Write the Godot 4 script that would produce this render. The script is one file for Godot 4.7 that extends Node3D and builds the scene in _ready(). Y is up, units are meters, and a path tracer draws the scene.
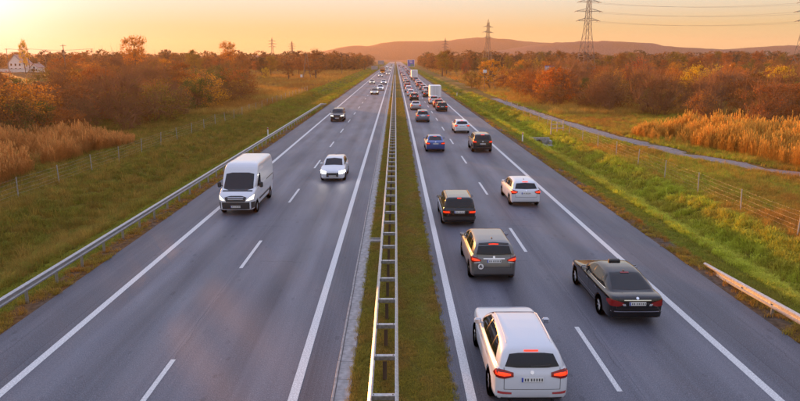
extends Node3D
# Dusk motorway seen from an overbridge. x right, y up, the road runs along -z. Metres.

const FOCAL := 643.8          # photo pixels
const EYE := 8.226            # camera height above the road
const PITCH := 12.48
const YAW := -0.39
const SUN_AZ := -31.5         # degrees left of the road direction
const SUN_EL := 3.9

var rng := RandomNumberGenerator.new()
var noise := FastNoiseLite.new()
var M := {}                   # materials
var taken := {}

# ------------------------------------------------------------------ mesh collector
class MB:
	var v := PackedVector3Array()
	var n := PackedVector3Array()
	var c := PackedColorArray()
	var u := PackedVector2Array()
	var i := PackedInt32Array()
	var col := Color(1, 1, 1)
	func vert(p: Vector3, nn: Vector3, uv := Vector2.ZERO) -> int:
		v.append(p); n.append(nn); c.append(col); u.append(uv)
		return v.size() - 1
	func quad(a: Vector3, b: Vector3, cc: Vector3, d: Vector3) -> void:   # counter-clockwise seen from outside
		var nn := (b - a).cross(cc - a)
		if nn.length_squared() < 1e-14:
			nn = (cc - a).cross(d - a)
		nn = nn.normalized()
		var k := v.size()
		for p in [a, b, cc, d]:
			v.append(p); n.append(nn); c.append(col); u.append(Vector2(p.x, p.z))
		i.append_array(PackedInt32Array([k, k + 2, k + 1, k, k + 3, k + 2]))
	func tri(a: Vector3, b: Vector3, cc: Vector3) -> void:
		var nn := (b - a).cross(cc - a).normalized()
		var k := v.size()
		for p in [a, b, cc]:
			v.append(p); n.append(nn); c.append(col); u.append(Vector2(p.x, p.z))
		i.append_array(PackedInt32Array([k, k + 2, k + 1]))
	func box(at: Vector3, size: Vector3, bev := 0.0, bs := Basis.IDENTITY) -> void:
		var h := size * 0.5
		if bev <= 0.0:
			for ax in 3:
				for sg in [-1.0, 1.0]:
					var a := Vector3.ZERO
					a[ax] = sg * h[ax]
					var e1 := Vector3.ZERO
					e1[(ax + 1) % 3] = h[(ax + 1) % 3]
					var e2 := Vector3.ZERO
					e2[(ax + 2) % 3] = h[(ax + 2) % 3] * sg
					quad(at + bs * (a - e1 - e2), at + bs * (a + e1 - e2), at + bs * (a + e1 + e2), at + bs * (a - e1 + e2))
			return
		var b := minf(bev, minf(h.x, minf(h.y, h.z)) * 0.9)
		for ax in 3:
			var a1 := (ax + 1) % 3
			var a2 := (ax + 2) % 3
			for sg in [-1.0, 1.0]:
				var a := Vector3.ZERO
				a[ax] = sg * h[ax]
				var e1 := Vector3.ZERO
				e1[a1] = h[a1] - b
				var e2 := Vector3.ZERO
				e2[a2] = (h[a2] - b) * sg
				quad(at + bs * (a - e1 - e2), at + bs * (a + e1 - e2), at + bs * (a + e1 + e2), at + bs * (a - e1 + e2))
			for s1 in [-1.0, 1.0]:
				for s2 in [-1.0, 1.0]:
					var p := Vector3.ZERO
					p[a1] = s1 * h[a1]; p[a2] = s2 * (h[a2] - b)
					var q := Vector3.ZERO
					q[a1] = s1 * (h[a1] - b); q[a2] = s2 * h[a2]
					var e := Vector3.ZERO
					e[ax] = h[ax] - b
					if s1 * s2 > 0:
						quad(at + bs * (p - e), at + bs * (q - e), at + bs * (q + e), at + bs * (p + e))
					else:
						quad(at + bs * (q - e), at + bs * (p - e), at + bs * (p + e), at + bs * (q + e))
		for sx in [-1.0, 1.0]:
			for sy in [-1.0, 1.0]:
				for sz in [-1.0, 1.0]:
					var p := at + bs * Vector3(sx * h.x, sy * (h.y - b), sz * (h.z - b))
					var q := at + bs * Vector3(sx * (h.x - b), sy * h.y, sz * (h.z - b))
					var r := at + bs * Vector3(sx * (h.x - b), sy * (h.y - b), sz * h.z)
					if sx * sy * sz > 0: tri(p, q, r)
					else: tri(p, r, q)
	func tube(p0: Vector3, p1: Vector3, r0: float, r1: float, sides := 6, caps := false) -> void:
		var d := (p1 - p0).normalized()
		if d.length_squared() < 0.5: return
		var a := d.cross(Vector3.UP if absf(d.y) < 0.9 else Vector3.RIGHT).normalized()
		var b := d.cross(a)
		var k := v.size()
		for s in sides + 1:
			var t := TAU * s / sides
			var o := a * cos(t) + b * sin(t)
			v.append(p0 + o * r0); n.append(o); c.append(col); u.append(Vector2(float(s) / sides, 0))
			v.append(p1 + o * r1); n.append(o); c.append(col); u.append(Vector2(float(s) / sides, 1))
		for s in sides:
			var q := k + s * 2
			i.append_array(PackedInt32Array([q, q + 1, q + 2, q + 1, q + 3, q + 2]))
		if caps:
			for e in 2:
				var m := vert(p1 if e else p0, d if e else -d)
				for s in sides + 1:
					var t := TAU * s / sides
					vert((p1 if e else p0) + (a * cos(t) + b * sin(t)) * (r1 if e else r0), d if e else -d)
				for s in sides:
					if e: i.append_array(PackedInt32Array([m, m + s + 2, m + s + 1]))
					else: i.append_array(PackedInt32Array([m, m + s + 1, m + s + 2]))
	# lathe round the x axis: profile of (x, r)
	func lathe_x(prof: Array, sides := 24) -> void:
		for k in prof.size() - 1:
			var p: Vector2 = prof[k]
			var q: Vector2 = prof[k + 1]
			var e := (q - p).normalized()
			var nr := Vector2(-e.y, e.x)     # (x, r) normal
			var b := v.size()
			for s in sides + 1:
				var t := TAU * s / sides
				var ct := cos(t)
				var st := sin(t)
				var nn := Vector3(nr.x, nr.y * ct, nr.y * st)
				v.append(Vector3(p.x, p.y * ct, p.y * st)); n.append(nn); c.append(col); u.append(Vector2.ZERO)
				v.append(Vector3(q.x, q.y * ct, q.y * st)); n.append(nn); c.append(col); u.append(Vector2.ZERO)
			for s in sides:
				var j := b + s * 2
				i.append_array(PackedInt32Array([j, j + 2, j + 1, j + 1, j + 2, j + 3]))
	func mesh(mat: Material = null) -> ArrayMesh:
		var a := []
		a.resize(Mesh.ARRAY_MAX)
		a[Mesh.ARRAY_VERTEX] = v; a[Mesh.ARRAY_NORMAL] = n; a[Mesh.ARRAY_COLOR] = c; a[Mesh.ARRAY_TEX_UV] = u; a[Mesh.ARRAY_INDEX] = i
		var m := ArrayMesh.new()
		m.add_surface_from_arrays(Mesh.PRIMITIVE_TRIANGLES, a)
		if mat: m.surface_set_material(0, mat)
		return m

# ------------------------------------------------------------------ naming helpers
func numbered(called: String) -> String:
	var k: int = taken.get(called, 0)
	taken[called] = k + 1
	return called if k == 0 else "%s_%03d" % [called, k]

func thing(called: String, label: String, category: String, at := Vector3.ZERO, turn := 0.0, group := "") -> Node3D:
	var o := Node3D.new()
	o.name = numbered(called)
	add_child(o)
	o.position = at
	o.rotation.y = turn
	tag(o, label, category, group)
	return o

func tag(o: Node, label: String, category: String, group := "") -> void:
	if label: o.set_meta("label", label)
	if category: o.set_meta("category", category)
	if group: o.set_meta("group", group)

func part(called: String, m: Mesh, mat: Material, parent: Node) -> MeshInstance3D:
	var o := MeshInstance3D.new()
	o.name = called
	o.mesh = m
	if mat: o.material_override = mat
	parent.add_child(o, true)
	return o

func struct(called: String, m: Mesh, mat: Material, label: String, category: String) -> MeshInstance3D:
	var o := MeshInstance3D.new()
	o.name = numbered(called)
	o.mesh = m
	if mat: o.material_override = mat
	add_child(o)
	o.set_meta("kind", "structure")
	tag(o, label, category)
	return o

func copy_of(src: Node3D, at: Vector3, turn: float, label: String, group := "") -> Node3D:
	var r: Node3D = src.duplicate()
	var base := String(src.name)
	var cut := base.rfind("_")
	if cut > 0 and base.substr(cut + 1).is_valid_int(): base = base.substr(0, cut)
	r.name = numbered(base)
	add_child(r)
	r.position = at
	r.rotation.y = turn
	if label: r.set_meta("label", label)
	if group: r.set_meta("group", group)
	return r

# a photo pixel that looks at the plane y = h
func gp(px: float, py: float, h := 0.0) -> Vector3:
	var d := Vector3((px - 400.0) / FOCAL, (200.5 - py) / FOCAL, -1.0)
	d = Basis(Vector3.UP, deg_to_rad(YAW)) * (Basis(Vector3.RIGHT, deg_to_rad(-PITCH)) * d)
	var t := (h - EYE) / d.y
	return Vector3(0, EYE, 0) + d * t

# a photo column at a given forward distance
func col_at(px: float, dist: float) -> float:
	return (px - 395.5) / (FOCAL / (dist * 0.976 + 1.78))

# height above the road of photo row py at a given forward distance
func row_at(py: float, dist: float) -> float:
	return EYE - (py - 58.0) * (dist * 0.976 + 1.78) / FOCAL * 0.976

func mat(color: Color, rough := 0.6, metal := 0.0, spec := 0.5) -> StandardMaterial3D:   # linear colour
	var m := StandardMaterial3D.new()
	m.albedo_color = color.linear_to_srgb()
	m.roughness = rough
	m.metallic = metal
	m.metallic_specular = spec
	return m

func noise_tex(seed_: int, freq: float, size: int, lo: Color, hi: Color, octaves := 4) -> ImageTexture:   # srgb colours
	var f := FastNoiseLite.new()
	f.seed = seed_
	f.noise_type = FastNoiseLite.TYPE_SIMPLEX_SMOOTH
	f.frequency = freq
	f.fractal_octaves = octaves
	var im := f.get_seamless_image(size, size)
	im.convert(Image.FORMAT_L8)
	var d := im.get_data()
	var o := PackedByteArray()
	o.resize(size * size * 3)
	var lut := PackedByteArray()
	lut.resize(768)
	for k in 256:
		var cc := lo.lerp(hi, k / 255.0)
		lut[k * 3] = int(cc.r * 255); lut[k * 3 + 1] = int(cc.g * 255); lut[k * 3 + 2] = int(cc.b * 255)
	for k in size * size:
		var q := d[k] * 3
		o[k * 3] = lut[q]; o[k * 3 + 1] = lut[q + 1]; o[k * 3 + 2] = lut[q + 2]
	return ImageTexture.create_from_image(Image.create_from_data(size, size, false, Image.FORMAT_RGB8, o))

# ------------------------------------------------------------------ main
func _ready() -> void:
	rng.seed = 4711
	noise.seed = 7
	noise.frequency = 1.0
	for step in [camera_and_light, materials, ground, roads, hills, barriers, vegetation, grasses, fences_and_posts, vehicles, pylons_and_poles, far_buildings_and_signs]:
		step.call()

func camera_and_light() -> void:
	var cam := Camera3D.new()
	cam.name = "camera"
	add_child(cam)
	cam.position = Vector3(0, EYE, 0)
	cam.rotation_degrees = Vector3(-PITCH, YAW, 0)
	cam.fov = rad_to_deg(2.0 * atan(200.5 / FOCAL))
	cam.near = 0.1
	cam.far = 12000.0
	cam.current = true
	var sun := DirectionalLight3D.new()
	sun.name = "sun"
	add_child(sun)
	sun.rotation_degrees = Vector3(-SUN_EL, 180.0 - SUN_AZ, 0)
	sun.light_color = Color(1.0, 0.66, 0.34)
	sun.light_energy = 1.6
	sun.light_angular_distance = 0.9
	sun.shadow_enabled = true
	var az := deg_to_rad(SUN_AZ)
	var el := deg_to_rad(SUN_EL)
	var sd := Vector3(sin(az) * cos(el), sin(el), -cos(az) * cos(el))
	var w := 1024
	var h := 512
	var px := PackedFloat32Array()
	px.resize(w * h * 3)
	var stops := [[0.0, Vector3(0.325, 0.212, 0.102)], [2.5, Vector3(0.350, 0.260, 0.132)], [5.5, Vector3(0.380, 0.368, 0.318)], [10.0, Vector3(0.415, 0.420, 0.410)],
		[20.0, Vector3(0.451, 0.451, 0.504)], [45.0, Vector3(0.425, 0.460, 0.628)], [90.0, Vector3(0.372, 0.425, 0.673)]]
	for y in h:
		var e := 90.0 - (y + 0.5) / h * 180.0
		var base := Vector3(0.20, 0.14, 0.10)
		if e >= 0.0:
			for k in stops.size() - 1:
				if e >= stops[k][0] and e <= stops[k + 1][0]:
					var t: float = (e - stops[k][0]) / (stops[k + 1][0] - stops[k][0])
					base = (stops[k][1] as Vector3).lerp(stops[k + 1][1], t * t * (3 - 2 * t) if k > 2 else t)
		var er := deg_to_rad(e)
		for x in w:
			var o := (y * w + x) * 3
			var c := base
			if e >= -1.0:
				var th := (x + 0.5) / w * TAU                     # u = 0 looks along -z
				var d := Vector3(sin(th) * cos(er), sin(er), -cos(th) * cos(er))
				var g := rad_to_deg(acos(clampf(d.dot(sd), -1, 1)))
				var away := clampf(g / 180.0, 0, 1)
				c = c * (1.06 - 0.30 * away)
				c += Vector3(0.34, 0.33, 0.36) * exp(-g / 5.0)
			px[o] = c.x; px[o + 1] = c.y; px[o + 2] = c.z
	var im := Image.create_from_data(w, h, false, Image.FORMAT_RGBF, px.to_byte_array())
	var pano := PanoramaSkyMaterial.new()
	pano.panorama = ImageTexture.create_from_image(im)
	var sky := Sky.new()
	sky.sky_material = pano
	var env := Environment.new()
	env.background_mode = Environment.BG_SKY
	env.sky = sky
	env.tonemap_mode = Environment.TONE_MAPPER_LINEAR
	env.tonemap_exposure = 2.2
	env.sdfgi_enabled = true
	env.ssao_enabled = true
	env.ssil_enabled = true
	env.volumetric_fog_enabled = true        # evening haze that scatters the low sun forwards
	env.volumetric_fog_density = 0.00016
	env.volumetric_fog_albedo = Color(1.0, 0.85, 0.68)
	env.volumetric_fog_anisotropy = 0.38
	var we := WorldEnvironment.new()
	we.name = "world"
	we.environment = env
	add_child(we)

func materials() -> void:
	M.concrete = mat(Color(0.40, 0.38, 0.37), 0.85)
	M.concrete.albedo_texture = noise_tex(3, 0.02, 256, Color(0.72, 0.72, 0.72), Color(1, 1, 1))
	M.concrete.uv1_triplanar = true
	M.concrete.uv1_world_triplanar = true
	M.concrete.uv1_scale = Vector3(0.7, 0.7, 0.7)
	M.paint = mat(Color(0.74, 0.74, 0.74), 0.6)
	M.paint.albedo_texture = noise_tex(5, 0.05, 512, Color(0.70, 0.70, 0.70), Color(1.0, 1.0, 1.0), 6)
	M.paint.uv1_triplanar = true
	M.paint.uv1_world_triplanar = true
	M.paint.uv1_scale = Vector3(0.7, 0.7, 0.7)
	M.galv = mat(Color(0.50, 0.51, 0.53), 0.42, 0.75)
	M.galv.albedo_texture = noise_tex(6, 0.03, 256, Color(0.75, 0.74, 0.73), Color(1, 1, 1), 4)
	M.galv.uv1_triplanar = true
	M.galv.uv1_world_triplanar = true
	M.rust = mat(Color(0.13, 0.085, 0.06), 0.85, 0.2)
	M.steel = mat(Color(0.16, 0.15, 0.145), 0.6, 0.3)
	M.glass = mat(Color(0.004, 0.005, 0.006), 0.03, 0.0, 0.45)
	M.gloss = mat(Color(0.006, 0.006, 0.006), 0.2, 0.0, 0.4)
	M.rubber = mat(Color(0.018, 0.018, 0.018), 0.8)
	M.plastic = mat(Color(0.022, 0.022, 0.023), 0.55)
	M.rim = mat(Color(0.55, 0.55, 0.56), 0.3, 0.9)
	M.chrome = mat(Color(0.75, 0.75, 0.76), 0.12, 1.0)
	M.plate = mat(Color(0.62, 0.62, 0.60), 0.5)
	M.plate_blue = mat(Color(0.02, 0.05, 0.35), 0.5)
	M.ink = mat(Color(0.03, 0.03, 0.035), 0.6)
	M.bark = mat(Color(0.13, 0.082, 0.055), 0.9)
	M.twig = mat(Color(0.26, 0.110, 0.038), 0.85)
	M.wood = mat(Color(0.17, 0.13, 0.10), 0.85)
	M.palewood = mat(Color(0.42, 0.36, 0.30), 0.8)
	M.white = mat(Color(0.72, 0.70, 0.68), 0.6)
	M.red = mat(Color(0.45, 0.03, 0.02), 0.5)
	M.blue_sign = mat(Color(0.03, 0.12, 0.48), 0.4)
	M.grey_sign = mat(Color(0.30, 0.31, 0.34), 0.5, 0.4)
	M.tail = mat(Color(0.42, 0.012, 0.008), 0.12)
	M.tail.emission_enabled = true
	M.tail.emission = Color(1.0, 0.10, 0.03)
	M.tail.emission_energy_multiplier = 0.22
	M.brake = mat(Color(0.5, 0.02, 0.01), 0.15)
	M.brake.emission_enabled = true
	M.brake.emission = Color(1.0, 0.22, 0.05)
	M.brake.emission_energy_multiplier = 0.7
	M.tail_dim = mat(Color(0.22, 0.010, 0.008), 0.12)
	M.reflector = mat(Color(0.42, 0.06, 0.06), 0.2)
	M.amber = mat(Color(0.75, 0.30, 0.04), 0.2)
	M.lamp = mat(Color(0.8, 0.8, 0.8), 0.1)
	M.lamp.emission_enabled = true
	M.lamp.emission = Color(1.0, 0.93, 0.80)
	M.lamp.emission_energy_multiplier = 0.9
	M.lamp_bright = mat(Color(0.9, 0.9, 0.9), 0.1)
	M.lamp_bright.emission_enabled = true
	M.lamp_bright.emission = Color(1.0, 0.95, 0.90)
	M.lamp_bright.emission_energy_multiplier = 22.0
	M.lamp_off = mat(Color(0.42, 0.43, 0.45), 0.1, 0.2)

func car_paint(c: Color, metal := 0.0, rough := 0.32) -> StandardMaterial3D:
	var m := mat(c, rough, metal)
	m.metallic_specular = 0.3
	m.clearcoat_enabled = true
	m.clearcoat = 0.85
	m.clearcoat_roughness = 0.03
	return m

# ------------------------------------------------------------------ ground
const ROAD_L0 := -12.05
const ROAD_L1 := -1.62
const ROAD_R0 := 1.42
const ROAD_R1 := 11.9

func land(x: float, z: float) -> float:
	var h := 0.0
	if x > ROAD_L0 + 0.45 and x < ROAD_R1 - 0.45:
		return -0.30
	if x > 0:
		if x < 13.7: h = lerpf(-0.03, -0.10, maxf(0.0, (x - 12.2) / 1.5))
		elif x < 16.0: h = lerpf(-0.10, -1.05, smoothstep(13.7, 16.0, x))
		elif x < 18.6: h = lerpf(-1.05, 0.0, smoothstep(16.0, 18.6, x))
	else:
		var a := -x
		if a < 13.8: h = lerpf(-0.03, -0.06, maxf(0.0, (a - 12.4) / 1.4))
		elif a < 17.0: h = lerpf(-0.06, -0.75, smoothstep(13.8, 17.0, a))
		elif a < 21.0: h = lerpf(-0.75, 0.0, smoothstep(17.0, 21.0, a))
	var k := clampf((absf(x) - 13.5) / 4.0, 0, 1)
	h += k * 0.16 * noise.get_noise_2d(x * 0.13, z * 0.13) + k * 0.05 * noise.get_noise_2d(x * 0.6 + 40, z * 0.6)
	var far := clampf((absf(x) - 30.0) / 60.0, 0, 1)
	h += far * 0.7 * noise.get_noise_2d(x * 0.02 + 9, z * 0.02)
	return h

func path_x(d: float) -> float:      # centre of the service path at forward distance d
	return 18.7 + 190.0 / (d - 27.5) if d > 29 else 120.0

func land_color(x: float, z: float) -> Color:
	var d := -z
	var n1 := noise.get_noise_2d(x * 0.09 + 100, z * 0.05)
	var n2 := noise.get_noise_2d(x * 0.45 + 33, z * 0.33 + 8)
	var mown := Color(0.205, 0.205, 0.028)
	var lush := Color(0.200, 0.205, 0.024)
	var olive := Color(0.20, 0.150, 0.028)
	var rust := Color(0.24, 0.115, 0.032)
	var tan := Color(0.30, 0.195, 0.085)
	var gravel := Color(0.15, 0.115, 0.095)
	var c := olive
	if x > 0:
		if x < 12.75: c = gravel.lerp(rust, clampf(0.4 + n2 * 1.4, 0, 1))
		elif x < 13.9: c = mown.lerp(olive, clampf(0.2 + n2, 0, 0.7))
		elif x < 18.2: c = lush.lerp(olive, clampf(0.15 + n1 * 0.8 + n2 * 0.6, 0, 0.8))
		elif x < path_x(d): c = olive.lerp(rust, clampf(0.12 + n1 + n2 * 0.4, 0, 0.8))
		else:
			c = olive.lerp(rust, clampf(0.5 + n1 + n2 * 0.5, 0, 1))
			if d > 120: c = c.lerp(tan, clampf(0.3 + n1 * 1.3, 0, 0.9))
	else:
		var a := -x
		if a < 12.95: c = gravel.lerp(rust, clampf(0.6 + n2 * 1.4, 0, 1))
		elif a < 14.6: c = mown.lerp(olive, clampf(0.1 + n2 * 0.8, 0, 0.5))
		elif a < 23.0: c = olive.lerp(mown, clampf(0.35 + n1 * 0.9, 0, 0.8))
		else:
			c = rust.lerp(olive, clampf(0.4 + n1 + n2 * 0.4, 0, 1))
			if d > 110:
				c = rust.lerp(tan, clampf(0.35 + n1 * 1.3, 0, 0.9 if x > -90.0 else 0.15))
				var strip := absf(d - 262.0 - x * 0.05)
				if strip < 16: c = c.lerp(lush, clampf(1.6 - strip / 10.0, 0, 0.9))
				if d > 185 and d < 225: c = c.lerp(Color(0.13, 0.06, 0.03), 0.7)
	return c

func ground() -> void:
	var xs := PackedFloat32Array()
	var z := 0.0
	var half := []
	var s := 11.0
	while s < 34.0:
		half.append(s); s += 0.3 if s < 19.5 else 0.6
	var st := 1.0
	while s < 2400.0:
		half.append(s); st *= 1.07; s += st
	for k in range(half.size() - 1, -1, -1): xs.append(-half[k])
	for k in half.size(): xs.append(half[k])
	var zs := PackedFloat32Array()
	z = 60.0
	while z > -150.0:
		zs.append(z); z -= 1.5 if z < 5 else 6.0
	st = 1.6
	while z > -2500.0:
		zs.append(z); st *= 1.05; z -= st
	var mb := MB.new()
	for zz in zs:
		for xx in xs:
			mb.v.append(Vector3(xx, land(xx, zz), zz))
			var e := 0.3
			mb.n.append(Vector3(land(xx - e, zz) - land(xx + e, zz), 2 * e, land(xx, zz - e) - land(xx, zz + e)).normalized())
			mb.c.append(land_color(xx, zz))
			mb.u.append(Vector2(xx, zz))
	var w := xs.size()
	for j in zs.size() - 1:
		for i in w - 1:
			var k := j * w + i
			mb.i.append_array(PackedInt32Array([k, k + w, k + 1, k + 1, k + w, k + w + 1]))
	var m := mat(Color(1, 1, 1), 0.95, 0.0, 0.2)
	m.vertex_color_use_as_albedo = true
	m.albedo_texture = noise_tex(11, 0.03, 512, Color(0.62, 0.60, 0.56), Color(1, 1, 1), 6)
	m.uv1_triplanar = true
	m.uv1_world_triplanar = true
	m.uv1_scale = Vector3(0.23, 0.23, 0.23)
	struct("ground", mb.mesh(), m, "grassy verges, ditches and open fields beside the motorway", "ground")

func strip_mesh(x0: float, x1: float, y: float, z0: float, z1: float, thick := 0.0) -> ArrayMesh:
	var mb := MB.new()
	mb.quad(Vector3(x0, y, z0), Vector3(x1, y, z0), Vector3(x1, y, z1), Vector3(x0, y, z1))
	if thick > 0:
		mb.quad(Vector3(x0, y - thick, z0), Vector3(x0, y, z0), Vector3(x0, y, z1), Vector3(x0, y - thick, z1))
		mb.quad(Vector3(x1, y, z0), Vector3(x1, y - thick, z0), Vector3(x1, y - thick, z1), Vector3(x1, y, z1))
	return mb.mesh()

# asphalt: u across the carriageway (10.45 m), v along it (44 m)
func asphalt_texture() -> ImageTexture:
	var w := 1024
	var h := 2048
	var f := FastNoiseLite.new()
	f.seed = 21
	f.frequency = 0.012
	f.fractal_octaves = 4
	var big := f.get_seamless_image(256, 256)
	big.convert(Image.FORMAT_L8)
	var bd := big.get_data()
	f.seed = 22
	f.frequency = 0.35
	f.fractal_octaves = 2
	var fine := f.get_seamless_image(512, 512)
	fine.convert(Image.FORMAT_L8)
	var fd := fine.get_data()
	var r := RandomNumberGenerator.new()
	r.seed = 5
	var across := PackedFloat32Array()
	across.resize(w)
	f.frequency = 0.03
	f.seed = 23
	for x in w:
		var X := float(x) / w * 10.45             # metres from the outer edge (shoulder) inwards
		var k := 0.0
		if X < 2.1: k = -0.035                     # hard shoulder
		else:
			var l := fposmod(X - 2.1, 3.72) / 3.72     # position within the lane: polished wheel tracks, oil in the middle
			k = 0.050 * exp(-pow((l - 0.26) / 0.12, 2)) + 0.050 * exp(-pow((l - 0.74) / 0.12, 2)) - 0.045 * exp(-pow((l - 0.5) / 0.09, 2)) - 0.02 * exp(-pow((l) / 0.05, 2))
		if absf(X - 5.72) < 0.012 or absf(X - 1.72) < 0.012: k -= 0.07      # paving joints
		if X > 9.75: k -= 0.05 + 0.03 * f.get_noise_1d(x * 3.0)
		across[x] = k + 0.022 * f.get_noise_1d(x * 1.0) + 0.012 * f.get_noise_1d(x * 7.0 + 900)
	var g := PackedFloat32Array()
	g.resize(w * h)
	for y in h:
		var bo := (y / 8 % 256) * 256
		var fo := (y % 512) * 512
		for x in w:
			g[y * w + x] = 0.335 + across[x] * 0.9 + (bd[bo + (x / 2) % 256] - 128) * 0.00034 + (fd[fo + x % 512] - 128) * 0.0009
	# stone chips, drips, and sealed cracks
	for k in 60000:
		g[r.randi() % (w * h)] += r.randf_range(-0.10, 0.17)
	for k in 260:
		var x0 := r.randi() % w
		var y0 := r.randi() % h
		var rad := r.randi_range(2, 9)
		var dk := r.randf_range(0.015, 0.05)
		for y in range(-rad, rad + 1):
			for x in range(-rad, rad + 1):
				if x * x + y * y < rad * rad * r.randf_range(0.5, 1.0): g[posmod(y0 + y, h) * w + clampi(x0 + x, 0, w - 1)] -= dk
	for k in 9:
		var x := r.randf_range(40, w - 300)
		var y := r.randf() * h
		var along := k < 5
		for t in r.randi_range(160, 420):
			if along:
				y += 1.0; x += r.randfn() * 0.7
			else:
				x += 1.0; y += r.randfn() * 0.6
			for q in 2: g[posmod(int(y), h) * w + clampi(int(x) + q, 0, w - 1)] -= 0.085
	var o := PackedByteArray()
	o.resize(w * h * 3)
	for k in w * h:
		var t := g[k]
		o[k * 3] = clampi(int((t - 0.010) * 255), 0, 255)
		o[k * 3 + 1] = clampi(int((t - 0.006) * 255), 0, 255)
		o[k * 3 + 2] = clampi(int((t + 0.034) * 255), 0, 255)
	var im := Image.create_from_data(w, h, false, Image.FORMAT_RGB8, o)
	return ImageTexture.create_from_image(im)

func carriageway(x_outer: float, x_inner: float) -> ArrayMesh:
	var mb := MB.new()
	var zs := [60.0]
	var st := 6.0
	while zs[-1] > -2000.0:
		zs.append(zs[-1] - st)
		if zs[-1] < -200: st *= 1.15
	var t := 0.35
	for z in zs:
		for k in 4:
			var x: float = [x_outer, x_outer, x_inner, x_inner][k]
			var y: float = [-t, 0.0, 0.0, -t][k]
			mb.vert(Vector3(x, y, z), [Vector3(signf(x_outer), 0, 0), Vector3.UP, Vector3.UP, Vector3(-signf(x_outer), 0, 0)][k], Vector2(absf(x - x_outer) / 10.45, z / 44.0))
	for j in zs.size() - 1:
		for k in 3:
			var a := j * 4 + k
			var q := [a, a + 1, a + 5, a, a + 5, a + 4]
			if x_outer > 0: q = [a, a + 5, a + 1, a, a + 4, a + 5]
			mb.i.append_array(PackedInt32Array([q[0], q[2], q[1], q[3], q[5], q[4]] if x_outer < 0 else [q[0], q[2], q[1], q[3], q[5], q[4]]))
	return mb.mesh()

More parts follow.
